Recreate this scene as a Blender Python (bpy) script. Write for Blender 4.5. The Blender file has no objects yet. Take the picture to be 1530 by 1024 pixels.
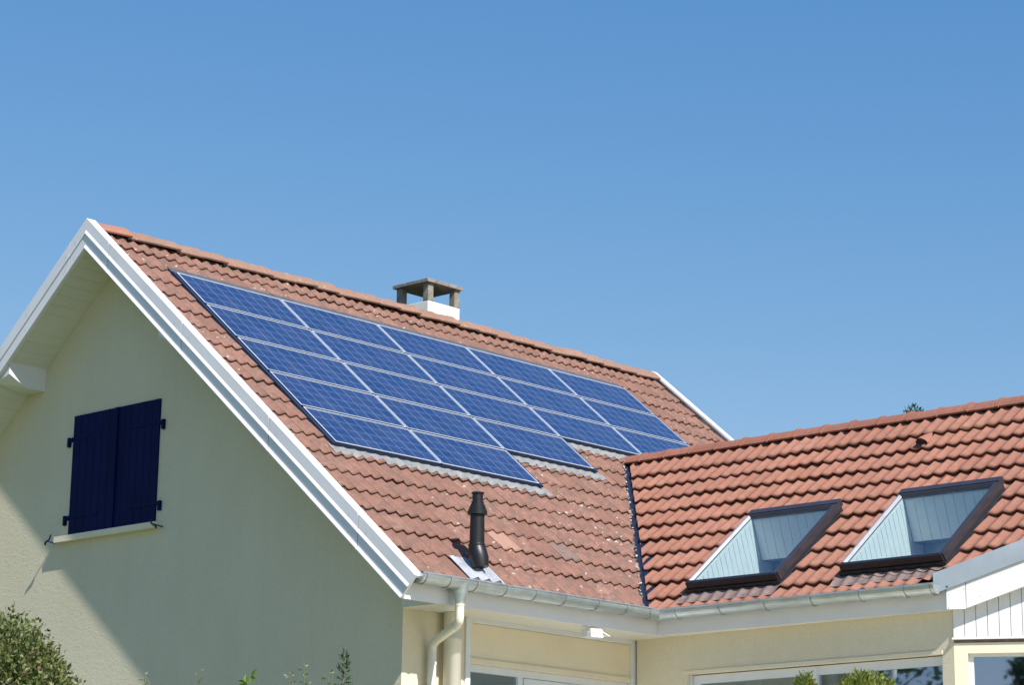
import bpy, bmesh, math, random
from mathutils import Vector, Matrix
random.seed(7)
H = 8.9                      # ridge height; all design coordinates have the main ridge at z = 0
TH = 0.6974; CT, ST = math.cos(TH), math.sin(TH); T = ST / CT          # main roof pitch
PW = math.radians(38.33); CW, SW = math.cos(PW), math.sin(PW); TW = SW / CW   # wing pitch
XG, YG, ZG = 3.411, -5.229, -4.307       # gutter rim corner
XR, ZR = 6.406, -1.939                   # wing ridge
XL = 9.75                                # far end of the main roof
scene = bpy.context.scene
COL = scene.collection
R = random.random
def U(a, b): return random.uniform(a, b)

# ------------------------------------------------------------------ materials
def newmat(name):
    m = bpy.data.materials.new(name); m.use_nodes = True
    nt = m.node_tree; nt.nodes.clear()
    o = nt.nodes.new('ShaderNodeOutputMaterial'); p = nt.nodes.new('ShaderNodeBsdfPrincipled')
    nt.links.new(p.outputs[0], o.inputs[0])
    return m, nt, p, o
def nd(nt, t, **k):
    n = nt.nodes.new(t)
    for a, b in k.items():
        if a.startswith('i_'):
            key = a[2:]; n.inputs[int(key) if key.isdigit() else key.replace('_', ' ')].default_value = b
        else: setattr(n, a, b)
    return n
def c4(c): return (c[0], c[1], c[2], 1)
def mixc(nt, fac, a, b, mode='MIX'):
    n = nt.nodes.new('ShaderNodeMix'); n.data_type = 'RGBA'; n.blend_type = mode
    for i, v in ((0, fac), (6, a), (7, b)):
        if hasattr(v, 'links'): nt.links.new(v, n.inputs[i])
        else: n.inputs[i].default_value = v if i == 0 else c4(v)
    return n.outputs[2]
def noise(nt, co, scale, detail=3, rough=.55, dist=0.):
    n = nd(nt, 'ShaderNodeTexNoise'); n.inputs['Scale'].default_value = scale
    n.inputs['Detail'].default_value = detail; n.inputs['Roughness'].default_value = rough
    n.inputs['Distortion'].default_value = dist
    nt.links.new(co, n.inputs['Vector']); return n.outputs['Fac']
def ramp(nt, fac, stops):
    n = nd(nt, 'ShaderNodeValToRGB'); e = n.color_ramp.elements
    while len(e) < len(stops): e.new(.5)
    for k, (p, c) in zip(e, stops):
        k.position = p; k.color = c4(c) if not isinstance(c, float) else (c, c, c, 1)
    nt.links.new(fac, n.inputs[0]); return n.outputs[0]
def bump(nt, p, h, s, d=.01):
    b = nd(nt, 'ShaderNodeBump'); b.inputs['Strength'].default_value = s; b.inputs['Distance'].default_value = d
    nt.links.new(h, b.inputs['Height']); nt.links.new(b.outputs[0], p.inputs['Normal'])
def ocoord(nt, kind='Object'): return nd(nt, 'ShaderNodeTexCoord').outputs[kind]
def mapping(nt, co, sc):
    n = nd(nt, 'ShaderNodeMapping'); n.inputs['Scale'].default_value = sc
    nt.links.new(co, n.inputs[0]); return n.outputs[0]

def simple(name, col, rough=.6, metal=0., var=.12, scale=6., bumps=0., bscale=60., spec=.5, stretch=(1, 1, 1), coat=0.):
    m, nt, p, o = newmat(name); co = mapping(nt, ocoord(nt), stretch)
    f = noise(nt, co, scale, 4)
    d = tuple(c * (1 - var) for c in col); l = tuple(min(1, c * (1 + var)) for c in col)
    nt.links.new(ramp(nt, f, [(.3, d), (.7, l)]), p.inputs['Base Color'])
    p.inputs['Roughness'].default_value = rough; p.inputs['Metallic'].default_value = metal
    p.inputs['Specular IOR Level'].default_value = spec
    if coat: p.inputs['Coat Weight'].default_value = coat
    if bumps: bump(nt, p, noise(nt, co, bscale, 4), bumps)
    return m
M = {}
M['white'] = simple('white_painted_board', (.77, .76, .79), .35, var=.04, scale=2, bumps=.05, bscale=30)
M['trim'] = simple('white_metal_trim', (.76, .75, .79), .3, var=.05, scale=1.5, bumps=.04, bscale=20)
M['soffit'] = simple('white_soffit', (.70, .69, .64), .5, var=.04, scale=3)
M['cream_frame'] = simple('cream_paint', (.78, .69, .52), .5, var=.04, scale=3, bumps=.08, bscale=80)
M['zinc'] = simple('zinc', (.50, .55, .57), .38, metal=.75, var=.16, scale=5, stretch=(1, 1, 3))
M['zinc_flat'] = simple('zinc_sheet', (.34, .39, .44), .5, metal=.35, var=.1, scale=4)
M['zinc_dark'] = simple('zinc_dark', (.012, .018, .040), .5, metal=.2, var=.2, scale=8)
M['blackmetal'] = simple('dark_metal', (.012, .012, .016), .32, var=.2, scale=10)
M['winframe'] = simple('brown_grey_aluminium', (.050, .047, .058), .34, metal=.3, var=.12, scale=6)
M['glint'] = simple('painted_sun_glint', (.50, .50, .50), .30, metal=.8, var=.1, scale=8)
M['blackplastic'] = simple('black_flue_plastic', (.008, .008, .010), .42, var=.3, scale=12, bumps=.05, bscale=40)
M['navy'] = simple('navy_paint', (.0012, .0058, .060), .6, spec=.10, var=.22, scale=5, stretch=(1, 1, .3), bumps=.1, bscale=50)
M['ironblue'] = simple('blue_iron', (.006, .010, .055), .4, var=.2)
M['pvc'] = simple('cream_pvc_pipe', (.74, .70, .60), .35, var=.05, scale=4)
M['lead'] = simple('lead_sheet', (.33, .35, .39), .6, metal=.1, var=.2, scale=9, bumps=.2, bscale=30)
M['apron'] = simple('grey_brown_apron', (.20, .145, .13), .6, var=.25, scale=12, bumps=.15, bscale=60)
M['seal'] = simple('pale_flashing', (.215, .22, .22), .6, var=.25, scale=14, bumps=.4, bscale=45)
M['greyflash'] = simple('grey_flashing', (.085, .09, .10), .5, var=.2, scale=8)
M['concrete'] = simple('weathered_concrete', (.23, .21, .185), .9, var=.28, scale=14, bumps=.6, bscale=60)
M['render'] = simple('white_chimney_render', (.80, .77, .70), .8, var=.06, scale=8, bumps=.4, bscale=60)
M['mortar'] = simple('mortar', (.50, .50, .49), .9, var=.25, scale=30, bumps=.6, bscale=80)
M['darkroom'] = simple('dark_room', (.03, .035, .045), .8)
M['frame_white'] = simple('white_window_frame', (.72, .74, .77), .35, var=.03)
M['silver'] = simple('silver_module_frame', (.66, .71, .78), .35, metal=.15, var=.04)
M['skirt'] = simple('frame_side_shade', (.025, .045, .10), .4, metal=.3, var=.1)  # dark navy puts the shade on the frame sides into the colour
M['gapblue'] = simple('gap_shade_blue', (.014, .030, .075), .7, spec=.2)
M['black'] = simple('black_backing', (.006, .008, .016), .9, spec=.1)
M['bark'] = simple('bark', (.10, .075, .05), .9, var=.35, scale=14, bumps=.8, bscale=30)
M['stem'] = simple('green_stem', (.12, .14, .05), .7, var=.3, scale=20)
M['deck'] = simple('timber_deck', (.10, .075, .055), .9, var=.2)
M['bounce_patio'] = simple('pale_bounce_paving', (.76, .69, .55), .9, var=.12, scale=2, bumps=.3, bscale=20)

def stucco():
    m, nt, p, o = newmat('cream_stucco'); co = ocoord(nt)
    a = noise(nt, co, .8, 4); b = noise(nt, mapping(nt, co, (4, 4, .5)), 1.2, 4); g = noise(nt, co, 30, 3)
    c = ramp(nt, a, [(.3, (.68, .605, .455)), (.7, (.74, .665, .505))])
    c = mixc(nt, .10, c, ramp(nt, b, [(.35, (.55, .50, .39)), (.6, (.74, .68, .53))]))
    c = mixc(nt, .12, c, ramp(nt, g, [(.3, (.45, .42, .33)), (.7, (.8, .75, .6))]))
    nt.links.new(c, p.inputs['Base Color']); p.inputs['Roughness'].default_value = .9
    p.inputs['Specular IOR Level'].default_value = .2
    h = nd(nt, 'ShaderNodeMath', operation='ADD')
    nt.links.new(noise(nt, mapping(nt, co, (1, 1, 2.2)), 14, 5, .6, .6), h.inputs[0]); nt.links.new(noise(nt, co, 90, 2), h.inputs[1])
    bump(nt, p, h.outputs[0], .45, .006)
    return m
M['stucco'] = stucco()

def tiles(name, base, dark, pale, spots, spotcol, mott, dirty):
    m, nt, p, o = newmat(name); co = ocoord(nt)
    at = nd(nt, 'ShaderNodeAttribute', attribute_name='rnd').outputs['Fac']
    pl = nd(nt, 'ShaderNodeAttribute', attribute_name='odd').outputs['Fac']
    c = ramp(nt, at, [(0., dark), (.22, base), (.75, base), (1., pale)])
    n1 = noise(nt, co, 9, 5, .65, .4)
    c = mixc(nt, ramp(nt, n1, [(.42, 0.), (.60, mott)]), c, dirty)
    n3 = noise(nt, mapping(nt, co, (1., .22, .22) if name.startswith('weath') else (.22, 1., .22)), 40, 3, .6)
    c = mixc(nt, ramp(nt, n3, [(.35, .35), (.65, 0.)]), c, tuple(q * .62 for q in base))
    c = mixc(nt, ramp(nt, n3, [(.55, 0.), (.75, .30)]), c, tuple(min(1, q * 1.45) for q in base))
    n4 = noise(nt, co, .9, 3, .5)
    c = mixc(nt, ramp(nt, n4, [(.38, .30), (.62, 0.)]), c, tuple(q * .66 for q in base))
    n2 = noise(nt, co, 60, 4, .7)
    c = mixc(nt, ramp(nt, n2, [(.30, .5 * mott), (.55, 0.)]), c, tuple(q * .5 for q in base))
    if spots > 0:
        v = nd(nt, 'ShaderNodeTexVoronoi', feature='F1'); v.inputs['Scale'].default_value = 13
        v.inputs['Randomness'].default_value = 1.
        wob = nd(nt, 'ShaderNodeVectorMath', operation='ADD'); nt.links.new(co, wob.inputs[0])
        nv = nd(nt, 'ShaderNodeTexNoise'); nv.inputs['Scale'].default_value = 28; nt.links.new(co, nv.inputs['Vector'])
        sc = nd(nt, 'ShaderNodeVectorMath', operation='SCALE'); sc.inputs['Scale'].default_value = .07
        nt.links.new(nv.outputs['Color'], sc.inputs[0]); nt.links.new(sc.outputs[0], wob.inputs[1])
        nt.links.new(wob.outputs[0], v.inputs['Vector'])
        # random radius for each spot: few large ones, most cells have none
        sep = nd(nt, 'ShaderNodeSeparateColor'); nt.links.new(v.outputs['Color'], sep.inputs[0])
        cl = noise(nt, co, .9, 2)
        th = nd(nt, 'ShaderNodeMath', operation='MULTIPLY'); nt.links.new(ramp(nt, sep.outputs[0], [(.26, 0.), (1., .31)]), th.inputs[0])
        nt.links.new(ramp(nt, cl, [(.34, .35), (.60, 1.)]), th.inputs[1])
        lt = nd(nt, 'ShaderNodeMath', operation='SUBTRACT'); nt.links.new(th.outputs[0], lt.inputs[0]); nt.links.new(v.outputs['Distance'], lt.inputs[1])
        k = nd(nt, 'ShaderNodeMath', operation='MULTIPLY', use_clamp=True); k.inputs[1].default_value = 14
        nt.links.new(lt.outputs[0], k.inputs[0])
        k2 = nd(nt, 'ShaderNodeMath', operation='MULTIPLY'); k2.inputs[1].default_value = spots; nt.links.new(k.outputs[0], k2.inputs[0])
        c = mixc(nt, k2.outputs[0], c, spotcol)
    c = mixc(nt, ramp(nt, pl, [(.45, 0.), (.55, .6)]), c, (.41, .25, .19))
    c = mixc(nt, ramp(nt, pl, [(-.0, 0.), (.2, 0.), (.25, .55), (.35, .55), (.4, 0.)]), c, (.17, .14, .13))
    nt.links.new(c, p.inputs['Base Color']); p.inputs['Roughness'].default_value = .85
    p.inputs['Specular IOR Level'].default_value = .25
    bump(nt, p, noise(nt, co, 120, 4, .7), .5, .004)
    return m
M['tile_old'] = tiles('weathered_clay_tiles', (.285, .150, .114), (.225, .108, .080), (.330, .190, .148), .85, (.48, .42, .37), .88, (.160, .108, .090))
M['tile_new'] = tiles('newer_clay_tiles', (.35, .160, .110), (.31, .136, .090), (.385, .190, .134), .0, (.6, .5, .4), .58, (.26, .130, .098))
M['ridge_old'] = tiles('weathered_ridge_tiles', (.32, .180, .135), (.27, .14, .10), (.35, .21, .16), .6, (.45, .40, .33), .8, (.24, .17, .125))
M['ridge_new'] = tiles('newer_ridge_tiles', (.34, .145, .100), (.31, .125, .085), (.37, .165, .115), .0, (.6, .5, .4), .5, (.25, .11, .08))
M['ridge_bright'] = tiles('fresh_ridge_tile', (.35, .165, .12), (.34, .155, .11), (.36, .175, .125), .0, (.6, .5, .4), .3, (.42, .18, .11))

def pv():
    m, nt, p, o = newmat('photovoltaic_cells'); co = ocoord(nt)
    s = nd(nt, 'ShaderNodeSeparateXYZ'); nt.links.new(co, s.inputs[0])
    def cell(out, off, pitch, w):
        a = nd(nt, 'ShaderNodeMath', operation='SUBTRACT'); a.inputs[1].default_value = off; nt.links.new(out, a.inputs[0])
        b = nd(nt, 'ShaderNodeMath', operation='DIVIDE'); b.inputs[1].default_value = pitch; nt.links.new(a.outputs[0], b.inputs[0])
        f = nd(nt, 'ShaderNodeMath', operation='FRACT'); nt.links.new(b.outputs[0], f.inputs[0])
        d = nd(nt, 'ShaderNodeMath', operation='SUBTRACT'); d.inputs[1].default_value = .5; nt.links.new(f.outputs[0], d.inputs[0])
        e = nd(nt, 'ShaderNodeMath', operation='ABSOLUTE'); nt.links.new(d.outputs[0], e.inputs[0])
        g = nd(nt, 'ShaderNodeMath', operation='GREATER_THAN'); g.inputs[1].default_value = .5 - w; nt.links.new(e.outputs[0], g.inputs[0])
        fl = nd(nt, 'ShaderNodeMath', operation='FLOOR'); nt.links.new(b.outputs[0], fl.inputs[0])
        return g.outputs[0], fl.outputs[0], e.outputs[0]
    gx, fx, ex = cell(s.outputs[0], .020, .1611, .022)
    gy, fy, ey = cell(s.outputs[1], .011, .158, .018)
    mx = nd(nt, 'ShaderNodeMath', operation='MAXIMUM'); nt.links.new(gx, mx.inputs[0]); nt.links.new(gy, mx.inputs[1])
    cb = nd(nt, 'ShaderNodeCombineXYZ'); nt.links.new(fx, cb.inputs[0]); nt.links.new(fy, cb.inputs[1])
    info = nd(nt, 'ShaderNodeObjectInfo'); nt.links.new(info.outputs['Random'], cb.inputs[2])
    wn = nd(nt, 'ShaderNodeTexWhiteNoise'); nt.links.new(cb.outputs[0], wn.inputs[0])
    v = nd(nt, 'ShaderNodeTexVoronoi'); v.inputs['Scale'].default_value = 55; nt.links.new(co, v.inputs['Vector'])
    sc = nd(nt, 'ShaderNodeSeparateColor'); nt.links.new(v.outputs['Color'], sc.inputs[0])
    c = ramp(nt, wn.outputs['Value'], [(0., (.009, .026, .085)), (1., (.017, .038, .125))])
    c2 = ramp(nt, sc.outputs[0], [(0., (.007, .020, .070)), (1., (.024, .050, .155))])
    c = mixc(nt, .5, c, c2)
    # two faint busbars across each cell
    bb = nd(nt, 'ShaderNodeMath', operation='SUBTRACT'); bb.inputs[1].default_value = .25; nt.links.new(ey, bb.inputs[0])
    ba = nd(nt, 'ShaderNodeMath', operation='ABSOLUTE'); nt.links.new(bb.outputs[0], ba.inputs[0])
    bl = nd(nt, 'ShaderNodeMath', operation='LESS_THAN'); bl.inputs[1].default_value = .012; nt.links.new(ba.outputs[0], bl.inputs[0])
    bm_ = nd(nt, 'ShaderNodeMath', operation='MULTIPLY'); bm_.inputs[1].default_value = .22; nt.links.new(bl.outputs[0], bm_.inputs[0])
    c = mixc(nt, bm_.outputs[0], c, (.16, .22, .36))
    c = mixc(nt, mx.outputs[0], c, (.14, .20, .34))
    nt.links.new(c, p.inputs['Base Color'])
    nt.links.new(ramp(nt, noise(nt, co, 2.2, 4), [(.3, .08), (.7, .20)]), p.inputs['Roughness'])
    c = mixc(nt, ramp(nt, noise(nt, mapping(nt, co, (1, .4, 1)), 3.1, 5), [(.40, 0.), (.75, .10)]), c, (.30, .29, .27))
    nt.links.new(c, p.inputs['Base Color']); p.inputs['Specular IOR Level'].default_value = .5
    p.inputs['Coat Weight'].default_value = .15; p.inputs['Coat Roughness'].default_value = .06
    return m
M['pv'] = pv()

def glass(name, tint, base, rough=.02, gl=(.95, .97, 1.)):
    m = bpy.data.materials.new(name); m.use_nodes = True; nt = m.node_tree; nt.nodes.clear()
    o = nd(nt, 'ShaderNodeOutputMaterial'); t = nd(nt, 'ShaderNodeBsdfTransparent'); g = nd(nt, 'ShaderNodeBsdfGlossy')
    t.inputs[0].default_value = c4(tint); g.inputs['Roughness'].default_value = rough; g.inputs['Color'].default_value = c4(gl)
    f = nd(nt, 'ShaderNodeLayerWeight'); f.inputs[0].default_value = .5
    pw_ = nd(nt, 'ShaderNodeMath', operation='POWER'); pw_.inputs[1].default_value = 5.; nt.links.new(f.outputs['Facing'], pw_.inputs[0])
    a = nd(nt, 'ShaderNodeMath', operation='MULTIPLY_ADD', use_clamp=True); a.inputs[1].default_value = 1. - base; a.inputs[2].default_value = base
    nt.links.new(pw_.outputs[0], a.inputs[0])
    mx = nd(nt, 'ShaderNodeMixShader'); nt.links.new(a.outputs[0], mx.inputs[0]); nt.links.new(t.outputs[0], mx.inputs[1]); nt.links.new(g.outputs[0], mx.inputs[2])
    nt.links.new(mx.outputs[0], o.inputs[0]); return m
M['glass'] = glass('window_glass', (.50, .62, .66), .42, gl=(.62, .80, 1.))
M['roofglass'] = glass('skylight_glass', (.87, .935, .945), .07, gl=(.80, .89, .92))
M['lining'] = simple('white_boards', (.84, .82, .79), .5, var=.03)

def leaves(name, stops, trans=.35, rough=.5):
    m, nt, p, o = newmat(name)
    at = nd(nt, 'ShaderNodeAttribute', attribute_name='rnd').outputs['Fac']
    c = ramp(nt, at, stops)
    nt.links.new(c, p.inputs['Base Color']); p.inputs['Roughness'].default_value = rough
    tr = nd(nt, 'ShaderNodeBsdfTranslucent'); nt.links.new(c, tr.inputs[0])
    mx = nd(nt, 'ShaderNodeMixShader'); mx.inputs[0].default_value = trans
    nt.links.new(p.outputs[0], mx.inputs[1]); nt.links.new(tr.outputs[0], mx.inputs[2]); nt.links.new(mx.outputs[0], o.inputs[0])
    return m
M['leaf_olive'] = leaves('olive_variegated_leaves', [(0., (.04, .075, .02)), (.35, (.10, .15, .035)), (.6, (.19, .22, .07)), (.8, (.30, .30, .14)), (.92, (.24, .14, .08)), (1., (.45, .43, .27))])
M['leaf_gold'] = leaves('golden_green_leaves', [(0., (.05, .10, .015)), (.4, (.14, .20, .02)), (.75, (.30, .32, .04)), (.9, (.34, .22, .06)), (1., (.32, .13, .06))])
M['leaf_green'] = leaves('green_leaves', [(0., (.02, .05, .012)), (.6, (.05, .10, .025)), (1., (.09, .15, .04))])
M['leaf_lime'] = leaves('lime_leaves', [(0., (.10, .20, .03)), (1., (.22, .34, .07))])
M['leaf_pale'] = leaves('pale_seed_leaves', [(0., (.16, .20, .10)), (.6, (.30, .33, .20)), (1., (.45, .45, .33))])

def ground_mat():
    m, nt, p, o = newmat('mown_grass'); co = ocoord(nt)
    c = ramp(nt, noise(nt, co, .35, 5), [(.3, (.07, .11, .03)), (.7, (.13, .15, .055))])
    c = mixc(nt, .4, c, ramp(nt, noise(nt, co, 30, 3), [(.3, (.04, .07, .02)), (.7, (.16, .19, .08))]))
    nt.links.new(c, p.inputs['Base Color']); p.inputs['Roughness'].default_value = .95
    bump(nt, p, noise(nt, co, 60, 3), .6, .03); return m
M['grass'] = ground_mat()

# ------------------------------------------------------------------ mesh helpers
class MB:
    def __init__(s): s.v = []; s.f = []; s.r = []; s.o = []; s.sm = []
    def add(s, vs, fs, rnd=.5, odd=0., smooth=False):
        b = len(s.v); s.v += [tuple(v) for v in vs]
        for f in fs: s.f.append(tuple(b + i for i in f)); s.r.append(rnd); s.o.append(odd); s.sm.append(smooth)
        return s
    def box(s, x0, x1, y0, y1, z0, z1):
        x0, x1 = sorted((x0, x1)); y0, y1 = sorted((y0, y1)); z0, z1 = sorted((z0, z1))
        v = [(x, y, z) for x in (x0, x1) for y in (y0, y1) for z in (z0, z1)]
        return s.add(v, [(0, 1, 3, 2), (4, 6, 7, 5), (0, 4, 5, 1), (2, 3, 7, 6), (0, 2, 6, 4), (1, 5, 7, 3)])
    def fbox(s, F, a0, a1, b0, b1, c0, c1):
        v = [F(a, b, c) for a in (a0, a1) for b in (b0, b1) for c in (c0, c1)]
        return s.add(v, [(0, 1, 3, 2), (4, 6, 7, 5), (0, 4, 5, 1), (2, 3, 7, 6), (0, 2, 6, 4), (1, 5, 7, 3)])
    def prism(s, poly, d):
        "poly: 3-D points in a plane, d: extrusion vector"
        n = len(poly); d = Vector(d); v = [Vector(p) for p in poly] + [Vector(p) + d for p in poly]
        return s.add(v, [tuple(range(n))[::-1], tuple(range(n, 2 * n))] + [(i, (i + 1) % n, n + (i + 1) % n, n + i) for i in range(n)])
    def loft(s, rings, closed=True, caps=True, smooth=False):
        n = len(rings[0]); v = [p for r in rings for p in r]; fs = []
        for k in range(len(rings) - 1):
            for i in range(n if closed else n - 1):
                j = (i + 1) % n; fs.append((k * n + i, k * n + j, (k + 1) * n + j, (k + 1) * n + i))
        s.add(v, fs, smooth=smooth)
        if caps:
            s.add(rings[0], [tuple(range(n))[::-1]]); s.add(rings[-1], [tuple(range(n))])
        return s
    def tube(s, pts, rad, n=14, caps=True):
        pts = [Vector(p) for p in pts]; rings = []
        rad = rad if isinstance(rad, (list, tuple)) else [rad] * len(pts)
        up = None
        for i, p in enumerate(pts):
            d = (pts[min(i + 1, len(pts) - 1)] - pts[max(i - 1, 0)])
            d = d.normalized() if d.length > 1e-9 else Vector((0, 0, 1))
            if up is None: up = d.orthogonal().normalized()
            up = (up - d * up.dot(d)).normalized(); w = d.cross(up)
            rings.append([p + (up * math.cos(t) + w * math.sin(t)) * rad[i] for t in (2 * math.pi * k / n for k in range(n))])
        return s.loft(rings, caps=caps, smooth=True)
    def lathe(s, c, prof, n=28, smooth=True):
        rings = [[(c[0] + r * math.cos(t), c[1] + r * math.sin(t), c[2] + z) for t in (2 * math.pi * k / n for k in range(n))] for r, z in prof]
        return s.loft(rings, smooth=smooth)
    def leaf(s, p, d, L, W, nrm, rnd):
        d = d.normalized(); w = d.cross(nrm)
        w = w.normalized() * W if w.length > 1e-6 else d.orthogonal() * W
        n = w.cross(d).normalized() * L * .12
        return s.add([p, p + d * L * .5 + w * .5 - n, p + d * L, p + d * L * .5 - w * .5 - n], [(0, 1, 2), (0, 2, 3)], rnd)

def mesh_of(name, mb, mat, shift, cut=None, bevel=0.):
    me = bpy.data.meshes.new(name)
    me.from_pydata([(v[0] - shift[0], v[1] - shift[1], v[2] - shift[2]) for v in mb.v], [], mb.f)
    a = me.attributes.new('rnd', 'FLOAT', 'FACE'); a.data.foreach_set('value', mb.r)
    a = me.attributes.new('odd', 'FLOAT', 'FACE'); a.data.foreach_set('value', mb.o)
    me.polygons.foreach_set('use_smooth', mb.sm)
    me.materials.append(mat); me.update()
    return me
class Thing:
    def __init__(s, name, label, cat, L=(0, 0, 0), group=None, kind=None, rot=None):
        s.L = L; s.e = bpy.data.objects.new(name, None); COL.objects.link(s.e)
        s.e.location = (L[0], L[1], L[2] + H); s.e['label'] = label; s.e['category'] = cat
        s.e.empty_display_size = .2
        if rot: s.e.rotation_euler = rot
        if group: s.e['group'] = group
        if kind: s.e['kind'] = kind
    def part(s, name, mb, mat, parent=None, label=None, local=False, bevel=0., me=None):
        me = me or mesh_of(name, mb, M[mat], (0, 0, 0) if local else s.L)
        o = bpy.data.objects.new(name, me); COL.objects.link(o); o.parent = parent or s.e
        if label: o['label'] = label
        if bevel:
            b = o.modifiers.new('bevel', 'BEVEL'); b.width = bevel; b.segments = 2; b.limit_method = 'ANGLE'
        return o
def single(name, mb, mat, label=None, cat=None, kind=None, L=(0, 0, 0), group=None):
    o = bpy.data.objects.new(name, mesh_of(name, mb, M[mat], L)); COL.objects.link(o); o.location = (L[0], L[1], L[2] + H)
    for k, v in (('label', label), ('category', cat), ('kind', kind), ('group', group)):
        if v: o[k] = v
    return o
def bisect(mb, co, no):
    "cut away everything on the side the normal points to"
    bm = bmesh.new(); vs = [bm.verts.new(v) for v in mb.v]
    lr = bm.faces.layers.float.new('r'); lo = bm.faces.layers.float.new('o')
    for f, r, o, sm in zip(mb.f, mb.r, mb.o, mb.sm):
        try: q = bm.faces.new([vs[i] for i in f])
        except ValueError: continue
        q[lr] = r; q[lo] = o; q.smooth = sm
    bmesh.ops.bisect_plane(bm, geom=bm.verts[:] + bm.edges[:] + bm.faces[:], plane_co=co, plane_no=no, clear_outer=True, dist=1e-5)
    out = MB(); bm.verts.index_update(); out.v = [tuple(v.co) for v in bm.verts]
    for q in bm.faces:
        out.f.append(tuple(v.index for v in q.verts)); out.r.append(q[lr]); out.o.append(q[lo]); out.sm.append(q.smooth)
    bm.free(); return out
def merge(*ms):
    o = MB()
    for m in ms:
        b = len(o.v); o.v += m.v; o.f += [tuple(b + i for i in f) for f in m.f]; o.r += m.r; o.o += m.o; o.sm += m.sm
    return o

# ------------------------------------------------------------------ tile fields
def wave(u, pitch):
    "round pans meeting in narrow crests, the crests on the tile joints"
    return (.037 if pitch < .153 else .034) * (1.06 - math.sqrt(math.sin(math.pi * u / pitch) ** 2 * .97 + .012))
def tile_field(F, u0, u1, s_top, edges, pitch, base, keep=lambda u, s: True, odd={}, seg=10, lift=.022, th=.015, seed=1, jit=1.):
    """F(u,s,h) -> point; u along the eave, s down the slope, h along the normal. Every tile two waves wide."""
    rg = random.Random(seed); mb = MB(); tw = 2 * pitch
    n0 = math.floor(u0 / tw); n1 = math.ceil(u1 / tw); prev = s_top
    for k, e in enumerate(edges):
        t0 = max(prev - .03, s_top) if k else s_top
        L = e - t0
        for n in range(n0, n1):
            du = rg.uniform(-.002, .002) * jit; ds = rg.uniform(-.004, .004) * jit; dh = rg.uniform(-.0015, .0025) * jit
            tlt = rg.uniform(-.002, .003) * jit; dh += .0035 * math.sin(n * .55 + k * .8 + seed) + .002 * math.sin(n * 1.3 - k * 1.7); rnd = rg.random(); od = odd.get((k, n), 0.)
            N = 2 * seg; js = 5
            us = [n * tw + tw * i / N for i in range(N + 1)]
            us = [min(max(u, u0), u1) for u in us]
            V = []; 
            for j in range(js + 1):
                f = j / js; s = t0 + L * f + ds * f
                for i, u in enumerate(us):
                    h = base + wave(u, pitch) + lift * f + dh + tlt * f + .0035 * i / N
                    V.append(F(u + du, s, h))
            b2 = len(V)
            for i, u in enumerate(us):     # lower lip of the butt
                V.append(F(u + du, e + ds - (.016 if lift > .03 else .008), base + wave(u, pitch) + lift - th + dh + tlt + .0035 * i / N))
            b3 = len(V)
            for i, u in enumerate(us):     # short underside
                V.append(F(u + du, e + ds - .07, base + wave(u, pitch) + lift * .7 - th + dh + tlt + .0035 * i / N))
            fs = []
            for j in range(js):
                for i in range(N):
                    if us[i + 1] - us[i] < 1e-5: continue
                    uc = (us[i] + us[i + 1]) / 2; sc = t0 + L * (j + .5) / js
                    if keep(uc, sc): fs.append((j * (N + 1) + i, j * (N + 1) + i + 1, (j + 1) * (N + 1) + i + 1, (j + 1) * (N + 1) + i))
            m = MB()
            for f in fs: m.f.append(f); m.r.append(rnd); m.o.append(od); m.sm.append(True)
            for i in range(N):
                if us[i + 1] - us[i] < 1e-5: continue
                if keep((us[i] + us[i + 1]) / 2, e - .01):
                    m.f.append((js * (N + 1) + i, js * (N + 1) + i + 1, b2 + i + 1, b2 + i)); m.r.append(rnd); m.o.append(od); m.sm.append(False)
                    m.f.append((b2 + i, b2 + i + 1, b3 + i + 1, b3 + i)); m.r.append(rnd); m.o.append(od); m.sm.append(False)
            # side lips so the overlap at each tile's right edge has a thickness
            for j in range(js):
                if keep(us[-1] - .01, t0 + L * (j + .5) / js) and us[-1] < u1 - 1e-4:
                    a = j * (N + 1) + N; bq = (j + 1) * (N + 1) + N
                    pa = Vector(V[a]); pb = Vector(V[bq]); dn = (Vector(F(0, 0, -1)) - Vector(F(0, 0, 0))) * .006
                    V += [tuple(pa + dn), tuple(pb + dn)]
                    m.f.append((a, bq, len(V) - 1, len(V) - 2)); m.r.append(rnd); m.o.append(od); m.sm.append(False)
            m.v = V; bb = len(mb.v)
            mb.v += m.v; mb.f += [tuple(bb + i for i in f) for f in m.f]; mb.r += m.r; mb.o += m.o; mb.sm += m.sm
        prev = e
    return mb
def FM(u, s, h): return (u, -s * CT - h * ST, -s * ST + h * CT)             # main roof, front slope
def FMB(u, s, h): return (u, s * CT + h * ST, -s * ST + h * CT)             # back slope
def FW(u, s, h): return (XR - s * CW - h * SW, -u, ZR - s * SW + h * CW)    # wing, slope facing -X, u = -y, s down
def FWB(u, s, h): return (XR + s * CW + h * SW, -u, ZR - s * SW + h * CW)
SE = (XR - XG) / CW                                                          # wing slope length to the rim
def FWS(a, s, h): return FW(a, SE - s, h)                                    # wing with s measured up from the rim

# panel layout
PX, PS, PX0, PS0 = 1.51, .69, .719, .868
ROWS = [5, 5, 5, 3, 2]
COLROWS = [5, 5, 4, 3, 3]
holes = []
for c, nr in enumerate(COLROWS):
    holes.append((PX0 + c * PX - (.016 if c == 0 else 0), PX0 + (c + 1) * PX + (.045 if c in (1, 2, 4) else 0), PS0 - .093, PS0 + nr * PS + .075))
def keep_main(u, s):
    return not any(a < u < b and c < s < d for a, b, c, d in holes)
ME = [6.60] + [6.19 - .339 * k for k in range(0, 20)]
ME = sorted(e for e in ME if e > .35)
P_M = .15
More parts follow.
